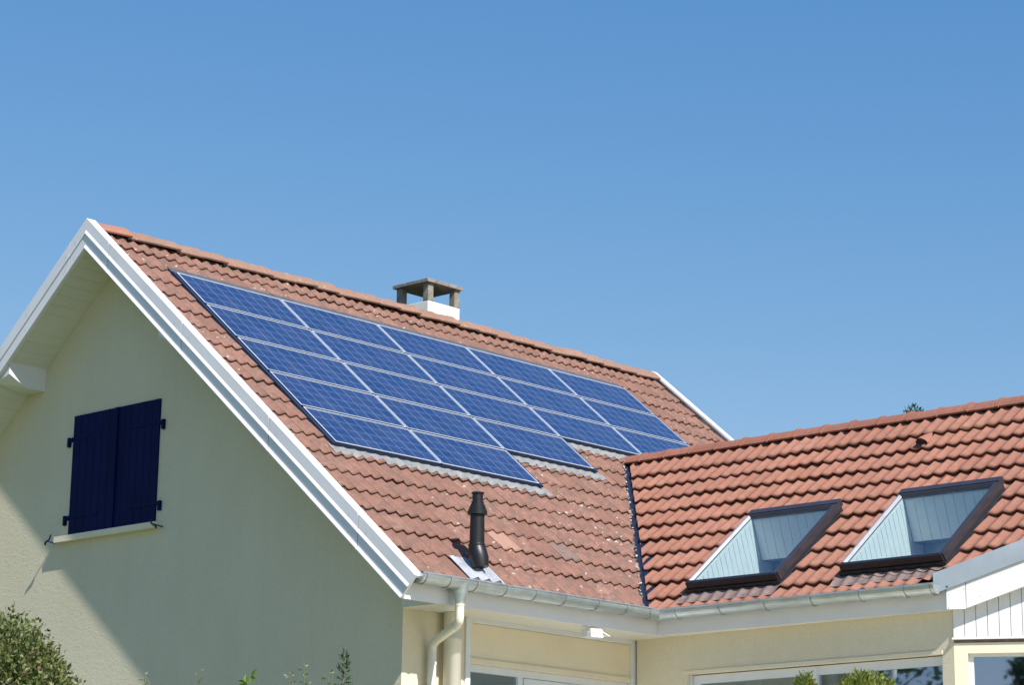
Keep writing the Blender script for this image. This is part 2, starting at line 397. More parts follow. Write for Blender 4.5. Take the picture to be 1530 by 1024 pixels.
# shift so that a pan lies along the left edge of the panel field
OFFU = (PX0 - .016) % .15
def FMo(u, s, h): return FM(u + OFFU, s, h)
def FMBo(u, s, h): return FMB(u + OFFU, s, h)
kk = ME.index(min(ME, key=lambda e: abs(e - 5.85)))
odd = {}
def tile_at(x, s):
    k = min(i for i, e in enumerate(ME) if e >= s); return (k, math.floor((x - OFFU) / .30))
odd[tile_at(2.02, 5.70)] = .8
odd[tile_at(3.02, 5.72)] = .3
front = tile_field(FMo, .09 - OFFU, XL - .09 - OFFU, .05, ME, .15, -.082, lambda u, s: keep_main(u + OFFU, s), odd, seed=3)
VA, VB = Vector((3.47 - .035, -5.05 - .0, 0)), Vector((XR - .0, -2.285, 0))
vd = (VB - VA).normalized()
left_mb = bisect(front, (XR, 0, 0), (1, 0, 0))
CUT = VA + Vector((-vd.y, vd.x, 0)) * .040; CN = Vector((vd.y, -vd.x, 0))
left_mb = bisect(left_mb, CUT, CN)
def jag(y):
    k = math.floor(-y * 9.5); r_ = random.Random(k * 7 + 1)
    return r_.uniform(-.030, .014) + .006 * math.sin(y * 90)
left_mb.v = [(v[0] + CN.x * jag(v[1]), v[1] + CN.y * jag(v[1]), v[2]) if abs((Vector((v[0], v[1], 0)) - CUT).dot(CN)) < 2e-4 else v for v in left_mb.v]
right_mb = bisect(front, (XR, 0, 0), (-1, 0, 0))
right_mb = bisect(right_mb, (XR * 2 - VA.x, VA.y, 0), (-vd.y, -vd.x, 0))
back = tile_field(FMBo, .09 - OFFU, XL - .09 - OFFU, .05, ME, .15, -.082, seed=5, seg=5)
roof_mb = merge(left_mb, right_mb, back)

# wing field
SKY = [(5.385, 6.505, .35, 1.745), (7.235, 8.375, .385, 1.78)]
def keep_wing(u, s):
    q = SE - s
    return not any(a - .045 < u < b + .05 and c - .09 < q < d + .035 for a, b, c, d in SKY)
WE = [SE - .03] + [SE - (.28 + .331 * k) for k in range(0, 11)]
WE = sorted(e for e in WE if e > .30)
EA = math.radians(-63); EX = Vector((math.cos(EA), math.sin(EA), 0)); EN = Vector((math.sin(EA), -math.cos(EA), 0))
BQ = Vector((3.571, -8.475, 0))          # outer corner of the oblique barge board
WQ = Vector((3.70, -8.455, 0))          # wall corner there
wf = tile_field(FW, 2.0, 14.6, .05, WE, .156, -.066, keep_wing, seed=11, jit=1.3, lift=.034, th=.024)
wf = bisect(wf, VA + Vector((vd.y, -vd.x, 0)) * .02, (-vd.y, vd.x, 0))
wf = bisect(wf, BQ - EN * .03, EN)
wb = tile_field(FWB, 2.0, 14.6, .05, WE, .156, -.066, seed=12, seg=5)
wb = bisect(wb, (XR * 2 - VA.x, VA.y, 0), (vd.y, vd.x, 0))
wb = bisect(wb, BQ - EN * .02, EN)
wing_mb = merge(wf, wb)

# ================================================================== THE HOUSE
house = Thing('house', 'cream rendered house with clay tile roofs, navy shutters and a right wing', 'house', (5, 0, -H))
P = house.part
roof = P('roof', roof_mb, 'tile_old', label='weathered pinkish clay tile roof of the main house')
wroof = P('roof', wing_mb, 'tile_new', label='brighter orange clay tile roof of the right wing')

# deck under the tiles
def quadslab(pts, t):
    return MB().prism(pts, (0, 0, -t))
d = MB()
z = -.11
d.prism([(.12, 0, z), (XL - .12, 0, z), (XL - .12, -5.05, z - 5.05 * T), (.12, -5.05, z - 5.05 * T)], (0, 0, -.03))
d.prism([(.12, 0, z), (.12, 5.05, z - 5.05 * T), (XL - .12, 5.05, z - 5.05 * T), (XL - .12, 0, z)], (0, 0, -.03))
P('roof_deck', d, 'deck')
# wing deck with openings for the roof windows
d = MB()
def deckrect(a0, a1, s0, s1): d.fbox(FWS, a0, a1, s0, s1, -.12, -.095)
deckrect(2.35, 4.0, 2.0, SE - .02); deckrect(4.0, 5.43, .95, SE - .02)
deckrect(5.0, 5.43, .10, .95)
deckrect(5.43, 6.46, .10, .38); deckrect(5.43, 6.46, 1.72, SE - .02)
deckrect(6.46, 7.28, .10, SE - .02)
deckrect(7.28, 8.33, .10, .42); deckrect(7.28, 8.33, 1.75, SE - .02)
deckrect(8.33, 8.5, .10, SE - .02)
for i in range(8): deckrect(8.5 + i * .6, 9.1 + i * .6, .10 + .4 * (i + 1), SE - .02)
for i in range(8): d.fbox(lambda a, s, h: FWB(a, SE - s, h), 2.35 + i * 1.4, 3.75 + i * 1.4, .10 if i > 1 else 2.0, SE - .02, -.12, -.095)
P('roof_deck', d, 'deck')

# ridge tiles
def ridge_tile(length, w, drop, seed, collar=0.):
    rg = random.Random(seed); mb = MB(); n = 8; rings = []
    st = [(0, 1.0, 0.), (length + .035, 1.15, .024)]
    if collar: st = [(0, 1.0, 0.), (.03, 1.0, 0.), (length - .035, 1.0, .0), (length - .03, 1.13, .012), (length + .014, 1.16, .014)]
    for (q, sc, up) in st:
        out = []; inn = []
        for i in range(n + 1):
            t = -1 + 2 * i / n
            y = t * w * sc; zz = -drop * (abs(t) ** (1.8 if collar else 1.35)) * sc + up
            out.append((q, y, zz)); inn.append((q, y * .93, zz - .016))
        rings.append(out + inn[::-1])
    mb.loft(rings, smooth=False)
    r = rg.random(); mb.r = [r] * len(mb.r)
    return mb
X = .13; i = 0
while X < XL - .16:
    L = min(.345, XL - .13 - X)
    mb = ridge_tile(L, .145, .115, i)
    a = random.Random(i + 50)
    yaw = a.uniform(-.02, .02); roll = a.uniform(-.05, .05); dz = a.uniform(-.008, .008)
    mat = Matrix.Translation((X, a.uniform(-.006, .006), -.010 + dz)) @ Matrix.Rotation(yaw, 4, 'Z') @ Matrix.Rotation(roll, 4, 'X') @ Matrix.Rotation(a.uniform(-.012, .012), 4, 'Y')
    mb.v = [tuple(mat @ Vector(v)) for v in mb.v]
    P('ridge_tile', mb, 'ridge_bright' if i == 0 else 'ridge_old', roof, label='fresh orange ridge tile next to the barge board' if i == 0 else None)
    X += .345; i += 1
# mortar lumps under the old ridge tiles
mb = MB(); a = random.Random(4)
for k in range(150):
    x = a.uniform(.2, XL - .3); s = a.uniform(.12, .17); r = a.uniform(.012, .03)
    c = Vector(FM(x, s, -.075)); pts = [c + Vector((a.uniform(-1, 1) * r * 1.6, a.uniform(-1, 1) * r, a.uniform(-1, 1) * r)) for _ in range(8)]
    bmx = bmesh.new(); [bmx.verts.new(p) for p in pts]; bmesh.ops.convex_hull(bmx, input=bmx.verts[:])
    bmx.verts.index_update(); ids = {v: q for q, v in enumerate([v for v in bmx.verts])}
    mb.add([tuple(v.co) for v in ids], [tuple(ids[v] for v in f.verts) for f in bmx.faces]); bmx.free()
P('ridge_mortar', mb, 'mortar', roof)['kind'] = 'stuff'
Y = -2.20; i = 0
while Y > -14.0:
    mb = ridge_tile(.375, .135, .105, 300 + i, collar=1.)
    a = random.Random(i + 90)
    mat = Matrix.Translation((XR + a.uniform(-.003, .003), Y, ZR - .0 + a.uniform(-.003, .004))) @ Matrix.Rotation(-math.pi / 2, 4, 'Z') @ Matrix.Rotation(a.uniform(-.012, .012), 4, 'X')
    mb.v = [tuple(mat @ Vector(v)) for v in mb.v]
    P('ridge_tile', mb, 'ridge_new', wroof)
    Y -= .375; i += 1
# vent tile on the wing: a small hooded opening
mb = MB(); a0, s0 = 6.84, 2.995; rings = []
for q, w, hh in ((0, .072, .068), (.06, .07, .062), (.14, .055, .038), (.22, .025, .008)):
    rings.append([FWS(a0 + w * math.cos(t), s0 + q, .0 + hh * math.sin(t)) for t in (math.pi * k / 10 for k in range(11))] )
mb.loft(rings, closed=False, caps=False, smooth=True)
vt = P('vent_tile', mb, 'tile_new', wroof)
mb = MB(); mb.add([FWS(a0 + .060 * math.cos(t), s0 + .014, .054 * math.sin(t)) for t in (math.pi * k / 10 for k in range(11))], [tuple(range(11))])
P('vent_opening', mb, 'blackmetal', wroof)

# valley lining
mb = MB()
for F3, sgn in ((0, -1), (1, 1)):
    pts = []
    for q in (VA - vd * .08, VB):
        for off in (0., .20):
            p = q + Vector((-vd.y, vd.x, 0)) * off * (-sgn)
            zz = (p.y * T - .098) if sgn < 0 else (ZR - (XR - p.x) * TW - .088)
            if off == 0: zz = p.y * T - .098
            pts.append((p.x, p.y, zz))
    mb.add(pts, [(0, 1, 3, 2)])
P('valley_lining', mb, 'zinc_dark')
mb = MB(); a = random.Random(8)
for k in range(80):
    t = a.random(); p = VA.lerp(VB, t) + Vector((-vd.y, vd.x, 0)) * a.uniform(.036, .062)
    r = a.uniform(.006, .017); c = Vector((p.x, p.y, p.y * T - .06))
    pts = [c + Vector((a.uniform(-1, 1) * r, a.uniform(-1, 1) * r * 1.4, a.uniform(-1, 1) * r)) for _ in range(8)]
    bmx = bmesh.new(); [bmx.verts.new(q) for q in pts]; bmesh.ops.convex_hull(bmx, input=bmx.verts[:])
    ids = {v: q for q, v in enumerate([v for v in bmx.verts])}
    mb.add([tuple(v.co) for v in ids], [tuple(ids[v] for v in f.verts) for f in bmx.faces]); bmx.free()
P('valley_mortar', mb, 'mortar')['kind'] = 'stuff'

# ---- walls
GX, FY = .53, -4.50
ZS = -4.52                     # eaves soffit level
VO = -.30                      # rake soffit below the roof plane
def rz(y): return VO - abs(y) * T
yw = 4.50
w = MB()
w.prism([(GX, -yw, -H), (GX, -yw, rz(yw) + .0), (GX, 0, rz(0) + .02), (GX, yw, rz(yw)), (GX, yw, -H)], (.25, 0, 0))
P('wall', w, 'stucco', label='gable wall mostly in the shade of the roof edge')
w = MB(); w.prism([(XL - .6, -yw, -H), (XL - .6, -yw, rz(yw)), (XL - .6, 0, rz(0)), (XL - .6, yw, rz(yw)), (XL - .6, yw, -H)], (-.25, 0, 0))
w.box(GX + .252, XL - .86, yw - .25, yw, -H, rz(yw) - .03)
P('wall', w, 'stucco')
# front wall: pier at the corner, an opening under the header
w = MB()
w.box(GX + .252, 1.368, FY, FY + .24, -H, ZS + .02)
w.box(GX + .0, GX + .252, FY - .004, FY - .001, -H, ZS + .02)
w.box(1.368, 3.925, FY + .20, FY + .40, -4.95, ZS + .02)
w.box(3.925, 4.2, FY + .01, FY + .25, -H, ZS + .02)
P('wall', w, 'stucco', label='front wall under the eaves gutter')
# wing wall with a wide window opening; its line runs very slightly inwards from the eave
WA = Vector((3.873, -4.548, 0)); WD = (WQ - WA).normalized(); WN = Vector((WD.y, -WD.x, 0)); WLN = (WQ - WA).length
def FG(a, b, z): return tuple(WA + WD * a - WN * b)[:2] + (z,)
wa0, wa1, WZ = .687, 3.782, -4.915
w = MB()
w.fbox(FG, 0, wa0, 0, .25, -H, ZS + .02)
w.fbox(FG, wa0, wa1, 0, .25, WZ, ZS + .02)
w.fbox(FG, wa0, wa1, 0, .25, -H, -6.9)
w.fbox(FG, wa1, WLN - .004, 0, .25, -H, ZS + .02)
P('wall', w, 'stucco', label='side wall of the wing above the long window')
def FE(a, b, z): return tuple(WQ + EX * a - EN * b) [:2] + (z,)       # b = depth inwards
LE = (8.76 - WQ.x) / EX.x
w = MB()
w.fbox(FE, .0, .124, 0, .25, -H, -4.822)                              # corner post
w.fbox(FE, .124, 2.9, 0, .25, -4.917, -4.822)                         # lintel
w.fbox(FE, .124, 2.9, 0, .25, -H, -6.9)
w.fbox(FE, 2.9, LE, 0, .25, -H, -4.822)
P('wall', w, 'cream_frame', label='angled cream end wall of the wing around the corner window')
w = MB(); w.box(8.52, 8.76, -4.45, -16.2, -H, ZS)
P('wall', w, 'stucco')
# boarded gable above it
cl = MB(); npx = int(LE / .104)
def wz(p): return ZR - abs(XR - p[0]) * TW - .33
for i in range(npx):
    a0, a1 = i * .104 + .003, (i + 1) * .104 - .003
    p0, p1 = FE(a0, 0, 0), FE(a1, 0, 0)
    z0, z1 = wz(p0), wz(p1)
    b = .0
    pts = [FE(a0, b, -4.774), FE(a1, b, -4.774), FE(a1, b, z1), FE(a0, b, z0)]
    cl.prism(pts, tuple(EN * .018))
bd = [FE(.0, .004, -4.774), FE(LE, .004, -4.774), FE(LE, .004, wz(FE(LE, 0, 0))), FE((XR - WQ.x) / EX.x, .004, ZR - .33), FE(0, .004, wz(FE(0, 0, 0)))]
cl.prism(bd, tuple(EN * -.03))
P('cladding', cl, 'white', label='white vertical boards in the end gable')
w = MB(); w.fbox(FE, -.012, LE, -.034, .0, -4.792, -4.775)
P('drip_trim', w, 'white')
w = MB(); w.fbox(FE, .0, LE, .01, .25, -4.822, -4.792)
P('gap_shade_band', w, 'apron')  # dark strip painted in for the shadow gap under the boards
# window reveal trims
fr = MB()
fr.fbox(FG, wa0 + .028, wa1 - .03, .06, .12, -5.008, WZ - .010)                  # head
fr.fbox(FG, wa0 + .028, wa0 + .108, .06, .12, -6.9, -5.008)
fr.fbox(FG, wa1 - .045, wa1 - .001, .06, .12, -6.9, -5.008)
wn = P('window', fr, 'frame_white', label='long sliding window with white frame in the wing wall')
m_ = MB(); m_.fbox(FG, 2.215, 2.289, .045, .115, -6.9, WZ - .012); P('mullion', m_, 'frame_white', wn)
m_ = MB(); m_.fbox(FG, wa0 + .002, wa0 + .022, .03, .11, -6.9, WZ - .004); P('guide_rail', m_, 'frame_white', wn)
for (a, b) in ((wa0 + .108, 2.215), (2.289, wa1 - .045)):
    g = MB(); g.add([FG(a, .09, -6.9), FG(b, .09, -6.9), FG(b, .09, -5.008), FG(a, .09, -5.008)], [(0, 1, 2, 3)]); P('pane', g, 'glass', wn)
tr = MB(); tr.fbox(FG, wa0 - .06, wa1 + .002, -.008, .0, WZ + .0, WZ + .036); P('lintel_trim', tr, 'cream_frame', wn)
fr = MB(); fr.fbox(FE, .124, .171, .05, .12, -6.9, -4.917); fr.fbox(FE, .171, 2.9, .05, .12, -4.945, -4.917); fr.fbox(FE, 1.45, 1.52, .05, .12, -6.9, -4.945); fr.fbox(FE, 2.84, 2.9, .05, .12, -6.9, -4.945)
we = P('window', fr, 'frame_white', label='window in the angled end wall reflecting sky and a tree')
for a, b in ((.171, 1.45), (1.52, 2.84)):
    g = MB(); g.add([FE(a, .085, -6.9), FE(b, .085, -6.9), FE(b, .085, -4.945), FE(a, .085, -4.945)], [(0, 1, 2, 3)]); P('pane', g, 'glass', we)
# room behind the glass (a dark interior, with a ceiling)
w = MB()
w.box(4.2, 8.4, FY - .05, -8.3, -6.95, -6.9)
w.box(4.9, 8.4, FY - .05, -8.3, -4.62, -4.56)
w.box(5.8, 5.86, FY - .2, -8.3, -6.9, -4.62)
w.fbox(FE, .6, 4.2, 1.5, 1.56, -6.9, -4.62); w.fbox(FE, .6, 4.2, .3, 1.5, -6.95, -6.9)
P('interior', w, 'darkroom')
# door set under the header
d = MB(); d.box(1.368, 1.433, FY - .02, FY + .06, -H, ZS)
dr = P('door_frame', d, 'frame_white', label='tall pale grey frame round the wide doorway')
d = MB(); d.box(3.849, 3.925, FY - .02, FY + .06, -H, ZS); P('door_post', d, 'frame_white', dr)
d = MB(); d.box(1.435, 3.847, FY - .012, FY + .05, -4.567, ZS); P('door_head', d, 'frame_white', dr)
d = MB(); d.box(1.435, 3.847, FY + .03, FY + .19, -4.905, -4.570); d.box(1.435, 3.847, FY + .012, FY + .18, -4.958, -4.905)
P('shutter_box', d, 'cream_frame', dr)
d = MB(); d.box(1.435, 3.847, FY + .06, FY + .11, -5.028, -4.960); d.box(2.185, 2.255, FY + .055, FY + .115, -H, -5.029); d.box(2.285, 3.847, FY + .07, FY + .10, -6.6, -5.033)
P('door_leaf', d, 'frame_white', dr)
d = MB(); d.add([(1.435, FY + .085, -H), (2.185, FY + .085, -H), (2.185, FY + .085, -5.028), (1.435, FY + .085, -5.028)], [(0, 1, 2, 3)]); P('pane', d, 'glass', dr)
d = MB(); d.box(1.38, 3.92, FY + .45, FY + .5, -H, -4.9); P('interior', d, 'darkroom')

# ---- eaves: fascia, soffit
FD = .195
f_ = MB(); f_.prism([(.02, YG + FD, -4.345), (XG + FD, YG + FD, -4.345), (XG + FD, YG + FD, -4.53), (.02, YG + FD, -4.53)], (0, .022, 0))
P('fascia', f_, 'white')
f_ = MB(); f_.box(XG + FD, XG + FD + .022, YG + FD - .001, BQ.y - .0, -4.53, -4.345)
P('fascia', f_, 'white')
s_ = MB()
nb = 5
for k in range(nb):
    y0 = YG + FD + .022 + k * (FY - YG - FD - .022) / nb; y1 = YG + FD + .022 + (k + 1) * (FY - YG - FD - .022) / nb - .004
    s_.box(GX + .0, 3.95, y0, y1, ZS, ZS + .012)
P('soffit', s_, 'soffit')
s_ = MB(); s_.prism([(GX, FY, ZS), (GX, FY, rz(4.50) - .02), (GX, YG + FD + .03, ZS + .02), (GX, YG + FD + .03, ZS)], (-.012, 0, 0)); P('eaves_end', s_, 'soffit')
s_ = MB(); x0 = XG + FD + .022
s_.add([(x0, YG + FD, ZS + .002), (3.90, YG + FD, ZS + .002), (3.74, BQ.y + .03, ZS + .002), (x0, BQ.y - .02, ZS + .002)], [(0, 1, 2, 3)])
P('soffit', s_, 'soffit')
f_ = MB(); f_.box(.02, XL - .02, 5.034, 5.056, -4.53, -4.335); P('fascia', f_, 'white', label='fascia along the rear eave')
s_ = MB(); s_.box(GX, XL - .6, 4.502, 5.034, ZS, ZS + .012); P('soffit', s_, 'soffit')
# rake soffits: boards running out from the wall
for sg in (1, -1):
    s_ = MB(); n = 48; L = 5.06
    for k in range(n):
        y0 = k * L / n + .0015; y1 = (k + 1) * L / n - .0015
        if sg < 0 and y1 > 4.98: break
        s_.prism([(.03, sg * y0, VO - .006 - y0 * T), (GX - .001, sg * y0, VO - .006 - y0 * T), (GX - .001, sg * y1, VO - .006 - y1 * T), (.03, sg * y1, VO - .006 - y1 * T)], (0, 0, .014))
    s_.prism([(.03, 0, VO + .01), (GX - .001, 0, VO + .01), (GX - .001, sg * 5.0, VO + .01 - 5.0 * T), (.03, sg * 5.0, VO + .01 - 5.0 * T)], (0, 0, .01))
    P('soffit', s_, 'soffit')
# purlin ends under the rake soffit
for sg in (1, -1):
    y0 = 1.30; y1 = 1.54; pr = MB(); ra = [(.035, -1.53), (.27, -1.65), (GX - .001, -1.65)]; zt = lambda y: VO - y * T - .004
    if sg < 0: ra = [(.035, -1.50), (.27, -1.60), (GX - .001, -1.60)]
    a_ = [(.035, sg * y0, zt(y0)), (GX - .001, sg * y0, zt(y0))] + [(p[0], sg * y0, p[1]) for p in ra[::-1]]
    b_ = [(.035, sg * y1, zt(y1)), (GX - .001, sg * y1, zt(y1))] + [(p[0], sg * y1, min(p[1], zt(y1) - .004)) for p in ra[::-1]]
    pr.add(a_ + b_, [(4, 3, 2, 1, 0), (5, 6, 7, 8, 9)] + [(i, (i + 1) % 5, 5 + (i + 1) % 5, 5 + i) for i in range(5)])
    P('purlin_end', pr, 'white')

# ---- barge boards (profile in x and drop v below the roof plane)
PROF = [(.118, .012), (-.0, .012), (0, -.122), (-.013, -.156), (-.013, -.164), (.001, -.167), (.001, -.288), (-.014, -.318), (-.014, -.327), (.03, -.33), (.03, -.02), (.118, -.02)]
def barge(x0, dx, sg, y_a, y_b, y_slant):
    rings = []
    for end in (0, 1):
        ring = []
        for (px, v) in PROF:
            y = y_a if end == 0 else y_b + (v - .01) * -y_slant * -1
            y = y_a if end == 0 else y_b - (.012 - v) * y_slant
            ring.append((x0 + dx * px, sg * y, v - y * T))
        rings.append(ring)
    return MB().loft(rings)
def pieces(x0, dx, sg, joints, yb, sl):
    js = [0] + joints + [None]
    mbs = MB()
    for k in range(len(js) - 1):
        a = js[k] + (.005 if k else 0); last = js[k + 1] is None
        b = yb if last else js[k + 1] - .005
        mbs = merge(mbs, barge(x0, dx, sg, a, b, sl if last else 0.))
    return mbs
b1 = P('barge_board', pieces(0, 1, -1, [.42, 1.72, 3.12, 4.42], 5.185, .52), 'trim')
b2 = P('barge_board', pieces(0, 1, 1, [.26, 2.2], 5.2, .52), 'trim')
b3 = P('barge_board', pieces(XL, -1, -1, [2.6], 5.185, .52), 'trim')
b4 = P('barge_board', pieces(XL, -1, 1, [2.6], 5.2, .52), 'trim')
sc = MB(); a = random.Random(3)
def screw(x, y, z, nx=(-1, 0, 0), r=.006):
    n = Vector(nx); u = n.orthogonal().normalized(); v2 = n.cross(u); c = Vector((x, y, z))
    return [c + (u * math.cos(t) + v2 * math.sin(t)) * r + n * .003 for t in (2 * math.pi * k / 8 for k in range(8))], [tuple(range(8))]
for sg, jl in ((-1, [.30, .54, 1.60, 1.84, 3.0, 3.24, 4.3, 4.54]), (1, [.18, .34, 1.0, 1.6, 2.1])):
    for y in jl:
        for v in (-.08, -.25):
            P('screw', MB().add(*screw(-.0005, sg * y, v - y * T)), 'zinc', b1 if sg < 0 else b2)

# oblique barge at the wing end: zinc cover strip and white board
def FB(a, b, v):            # a along, b inwards, v relative to the wing plane at the outer line
    p = BQ + EX * a - EN * b
    return (p.x, p.y, ZR - abs(XR - (BQ + EX * a).x) * TW + v)
LA = (XR - BQ.x) / EX.x
def FB2(a, b, v):
    p = BQ + EX * a - EN * b
    return (p.x, p.y, ZR - (XR - p.x if p.x < XR else p.x - XR) * TW + v)
br = MB()
for a0, a1 in ((0., .172), (.178, 3.0), (3.006, LA)):
    zb = (lambda a: -4.526 - FB(a, 0, 0)[2]) if a1 < .2 else (lambda a: -.402)
    br.add([FB(a0, 0, -.15), FB(a1, 0, -.15), FB(a1, 0, zb(a1)), FB(a0, 0, zb(a0))] + [FB(a0, .03, -.15), FB(a1, .03, -.15), FB(a1, .03, zb(a1)), FB(a0, .03, zb(a0))],
           [(0, 1, 2, 3), (7, 6, 5, 4), (0, 4, 5, 1), (1, 5, 6, 2), (2, 6, 7, 3), (3, 7, 4, 0)])
bo = P('barge_board', br, 'white', label='white barge board rising along the angled wing end')
for a_s in (.02, .155, .30, 1.2, 2.1):
    for v in (-.22, -.34): 
        p = FB(a_s, -.001, v); P('screw', MB().add(*screw(p[0], p[1], p[2], tuple(EN), .005)), 'zinc', bo)
br = MB(); rings = []
for a0 in (-.115, LA):
    rings.append([FB(a0, b, v) for b, v in [(-.022, -.165), (-.018, .018), (-.012, .026), (.10, .034), (.10, .028), (-.004, .018), (-.010, -.165)]])
br.loft(rings)
P('rake_flashing', br, 'zinc_flat', label='blue-grey zinc strip along the angled roof edge')
so = MB(); so.add([FB(.0, .03, -.345), FB(LA, .03, -.345), FB(LA, .16, -.345), FB(0, .16, -.345)], [(0, 1, 2, 3)])
P('soffit', so, 'soffit')

# ---- gutters
RG = .088
def gprof(r, n=14): return [(RG - r * math.cos(math.pi * k / n), -r * math.sin(math.pi * k / n)) for k in range(n + 1)]
def gutter(kind):
    mb = MB(); pr = gprof(RG) + gprof(RG - .004)[::-1]
    def pos(end, d, z):
        if kind == 0: return (.07, YG + d, ZG + z) if end == 0 else (XG + d, YG + d, ZG + z)
        return (XG + d, YG + d, ZG + z) if end == 0 else (XG + d, -8.43, ZG + z)
    mb.loft([[pos(0, *q) for q in pr], [pos(1, *q) for q in pr]], smooth=False)
    bead = [(.0 + .009 * math.cos(t), .006 + .009 * math.sin(t)) for t in (2 * math.pi * k / 10 for k in range(10))]
    mb.loft([[pos(0, *q) for q in bead], [pos(1, *q) for q in bead]], smooth=True)
    # stop end
    e = 0 if kind == 0 else 1
    mb.add([pos(e, *q) for q in gprof(RG)], [tuple(range(15))])
    return mb
def hoop(pos_fn, r=RG + .004, wd=.028):
    mb = MB(); rings = []
    for k in range(15):
        t = math.pi * k / 14
        rings.append([pos_fn(RG - rr * math.cos(t), -rr * math.sin(t), ww) for rr, ww in ((r, -wd / 2), (r, wd / 2), (r + .003, wd / 2), (r + .003, -wd / 2))])
    return mb.loft(rings)
g1 = P('gutter', gutter(0), 'zinc', label='half round zinc gutter along the main eave')
g2 = P('gutter', gutter(1), 'zinc', label='half round zinc gutter along the wing eave')
for xb in (.13, .44, .79, 1.19, 1.60, 2.02, 2.50, 2.93, 3.33):
    P('gutter_bracket', hoop(lambda d, z, w_, xb=xb: (xb + w_, YG + d, ZG + z)), 'zinc', g1)
for yb in (-5.40, -5.95, -6.50, -7.05, -7.60, -8.10, -8.38):
    P('gutter_bracket', hoop(lambda d, z, w_, yb=yb: (XG + d, yb + w_, ZG + z)), 'zinc', g2)
# corner mitre sleeve
mb = MB(); pr = gprof(RG + .004)
mb.loft([[(XG + d - .14, YG + d, ZG + z) for d, z in pr], [(XG + d, YG + d, ZG + z) for d, z in pr], [(XG + d, YG + d - .16, ZG + z) for d, z in pr]], closed=False, caps=False)
P('gutter_corner', mb, 'zinc', g1)
# outlet hopper + downpipe
ox, oy = .63, YG + RG
mb = MB(); mb.lathe((ox, oy, 0), [(.085, ZG - .035), (.075, ZG - .09), (.046, ZG - .20), (.044, ZG - .235)], 20)
P('gutter_outlet', mb, 'zinc', g1)
def bend(p, q, r, d):
    "rounded path through points"
    return None
pts = [(ox, oy, -4.52), (ox, oy, -4.63)]
A_ = Vector((ox, oy, -4.70)); B_ = Vector((.855, FY - .075, -4.83)); dirv = (B_ - A_).normalized()
def arc(p0, c, p1, n=7): return [tuple((1 - t) ** 2 * Vector(p0) + 2 * t * (1 - t) * Vector(c) + t * t * Vector(p1)) for t in (k / n for k in range(n + 1))]
pts = [(ox, oy, -4.515), (ox, oy, -4.60)] + arc((ox, oy, -4.64), A_, A_ + dirv * .07)[0:] + arc(B_ - dirv * .09, B_, B_ + Vector((0, 0, -.10))) + [(B_.x, B_.y, -5.0), (B_.x, B_.y, -H)]
mb = MB(); mb.tube(pts, .041, 18); dp = P('downpipe', mb, 'pvc', label='cream downpipe with a double bend at the corner')
mb = MB(); mb.lathe((ox, oy, 0), [(.045, -4.512), (.045, -4.545)], 18); P('pipe_collar', mb, 'pvc', dp); mb = MB(); mb.lathe((B_.x, B_.y, 0), [(.045, -5.00), (.045, -5.03)], 18)
P('pipe_collar', mb, 'pvc', dp); mb = MB(); mb.tube([tuple(A_ + dirv * .06), tuple(A_ + dirv * .10)], .045, 18)
P('pipe_collar', mb, 'pvc', dp)
mb = MB(); mb.lathe((1.08, FY - .12, 0), [(.085, ZS - .002), (.085, -4.76), (.089, -4.762), (.089, -4.79), (.085, -4.792), (.085, -H)], 24)
P('round_column', mb, 'pvc', label='thick round cream column beside the doorway')

# ---- shutters and sill
SX = .512
def shutter(y0, y1):
    mb = MB(); n = 6; z0, z1 = -3.332, -2.015
    for k in range(n):
        a = y0 + (y1 - y0) * k / n + .0025; b = y0 + (y1 - y0) * (k + 1) / n - .0025
        mb.box(SX, SX + .022, a, b, z0, z1)
    mb.box(SX + .006, SX + .018, y0 + .001, y1 - .001, z0 + .002, z1 - .002)
    return mb
for (y0, y1, out) in ((-.066, .705, 1), (-.785, -.070, -1)):
    s = P('shutter', shutter(y0, y1), 'navy')
    for zc in (-2.27, -3.14):
        h = MB(); yo = y1 if out > 0 else y0
        ye = yo - out * .50
        h.box(SX - .007, SX - .001, yo + out * .012, ye, zc - .018, zc + .018)
        h.box(SX - .012, GX, yo + out * .012, yo + out * .075, zc - .03, zc + .012)
        h.box(SX - .016, GX, yo + out * .05, yo + out * .085, zc - .085, zc + .02)
        P('hinge', h, 'navy', s)
mb = MB(); mb.box(SX - .016, SX - .001, -.085, -.045, -3.332, -2.015); P('cover_strip', mb, 'navy', s)
mb = MB(); mb.prism([(GX - .07, -.83, -3.41), (GX - .07, -.83, -3.345), (GX - .001, -.83, -3.333), (GX - .001, -.83, -3.41)], (0, 1.715, 0))
P('window_sill', mb, 'cream_frame')
for (yc, sg) in ((.955, 1), (-.90, -1)):
    h = MB()
    h.tube([(GX, yc, -3.40), (GX - .09, yc, -3.39), (GX - .125, yc, -3.40)], .0075, 8)
    h.tube([(GX - .105, yc + sg * .03, -3.43), (GX - .11, yc + sg * .02, -3.405), (GX - .11, yc - sg * .01, -3.39), (GX - .11, yc - sg * .05, -3.375), (GX - .11, yc - sg * .065, -3.335), (GX - .11, yc - sg * .075, -3.325)], [.010, .012, .011, .009, .010, .006], 8)
    P('shutter_catch', h, 'ironblue')

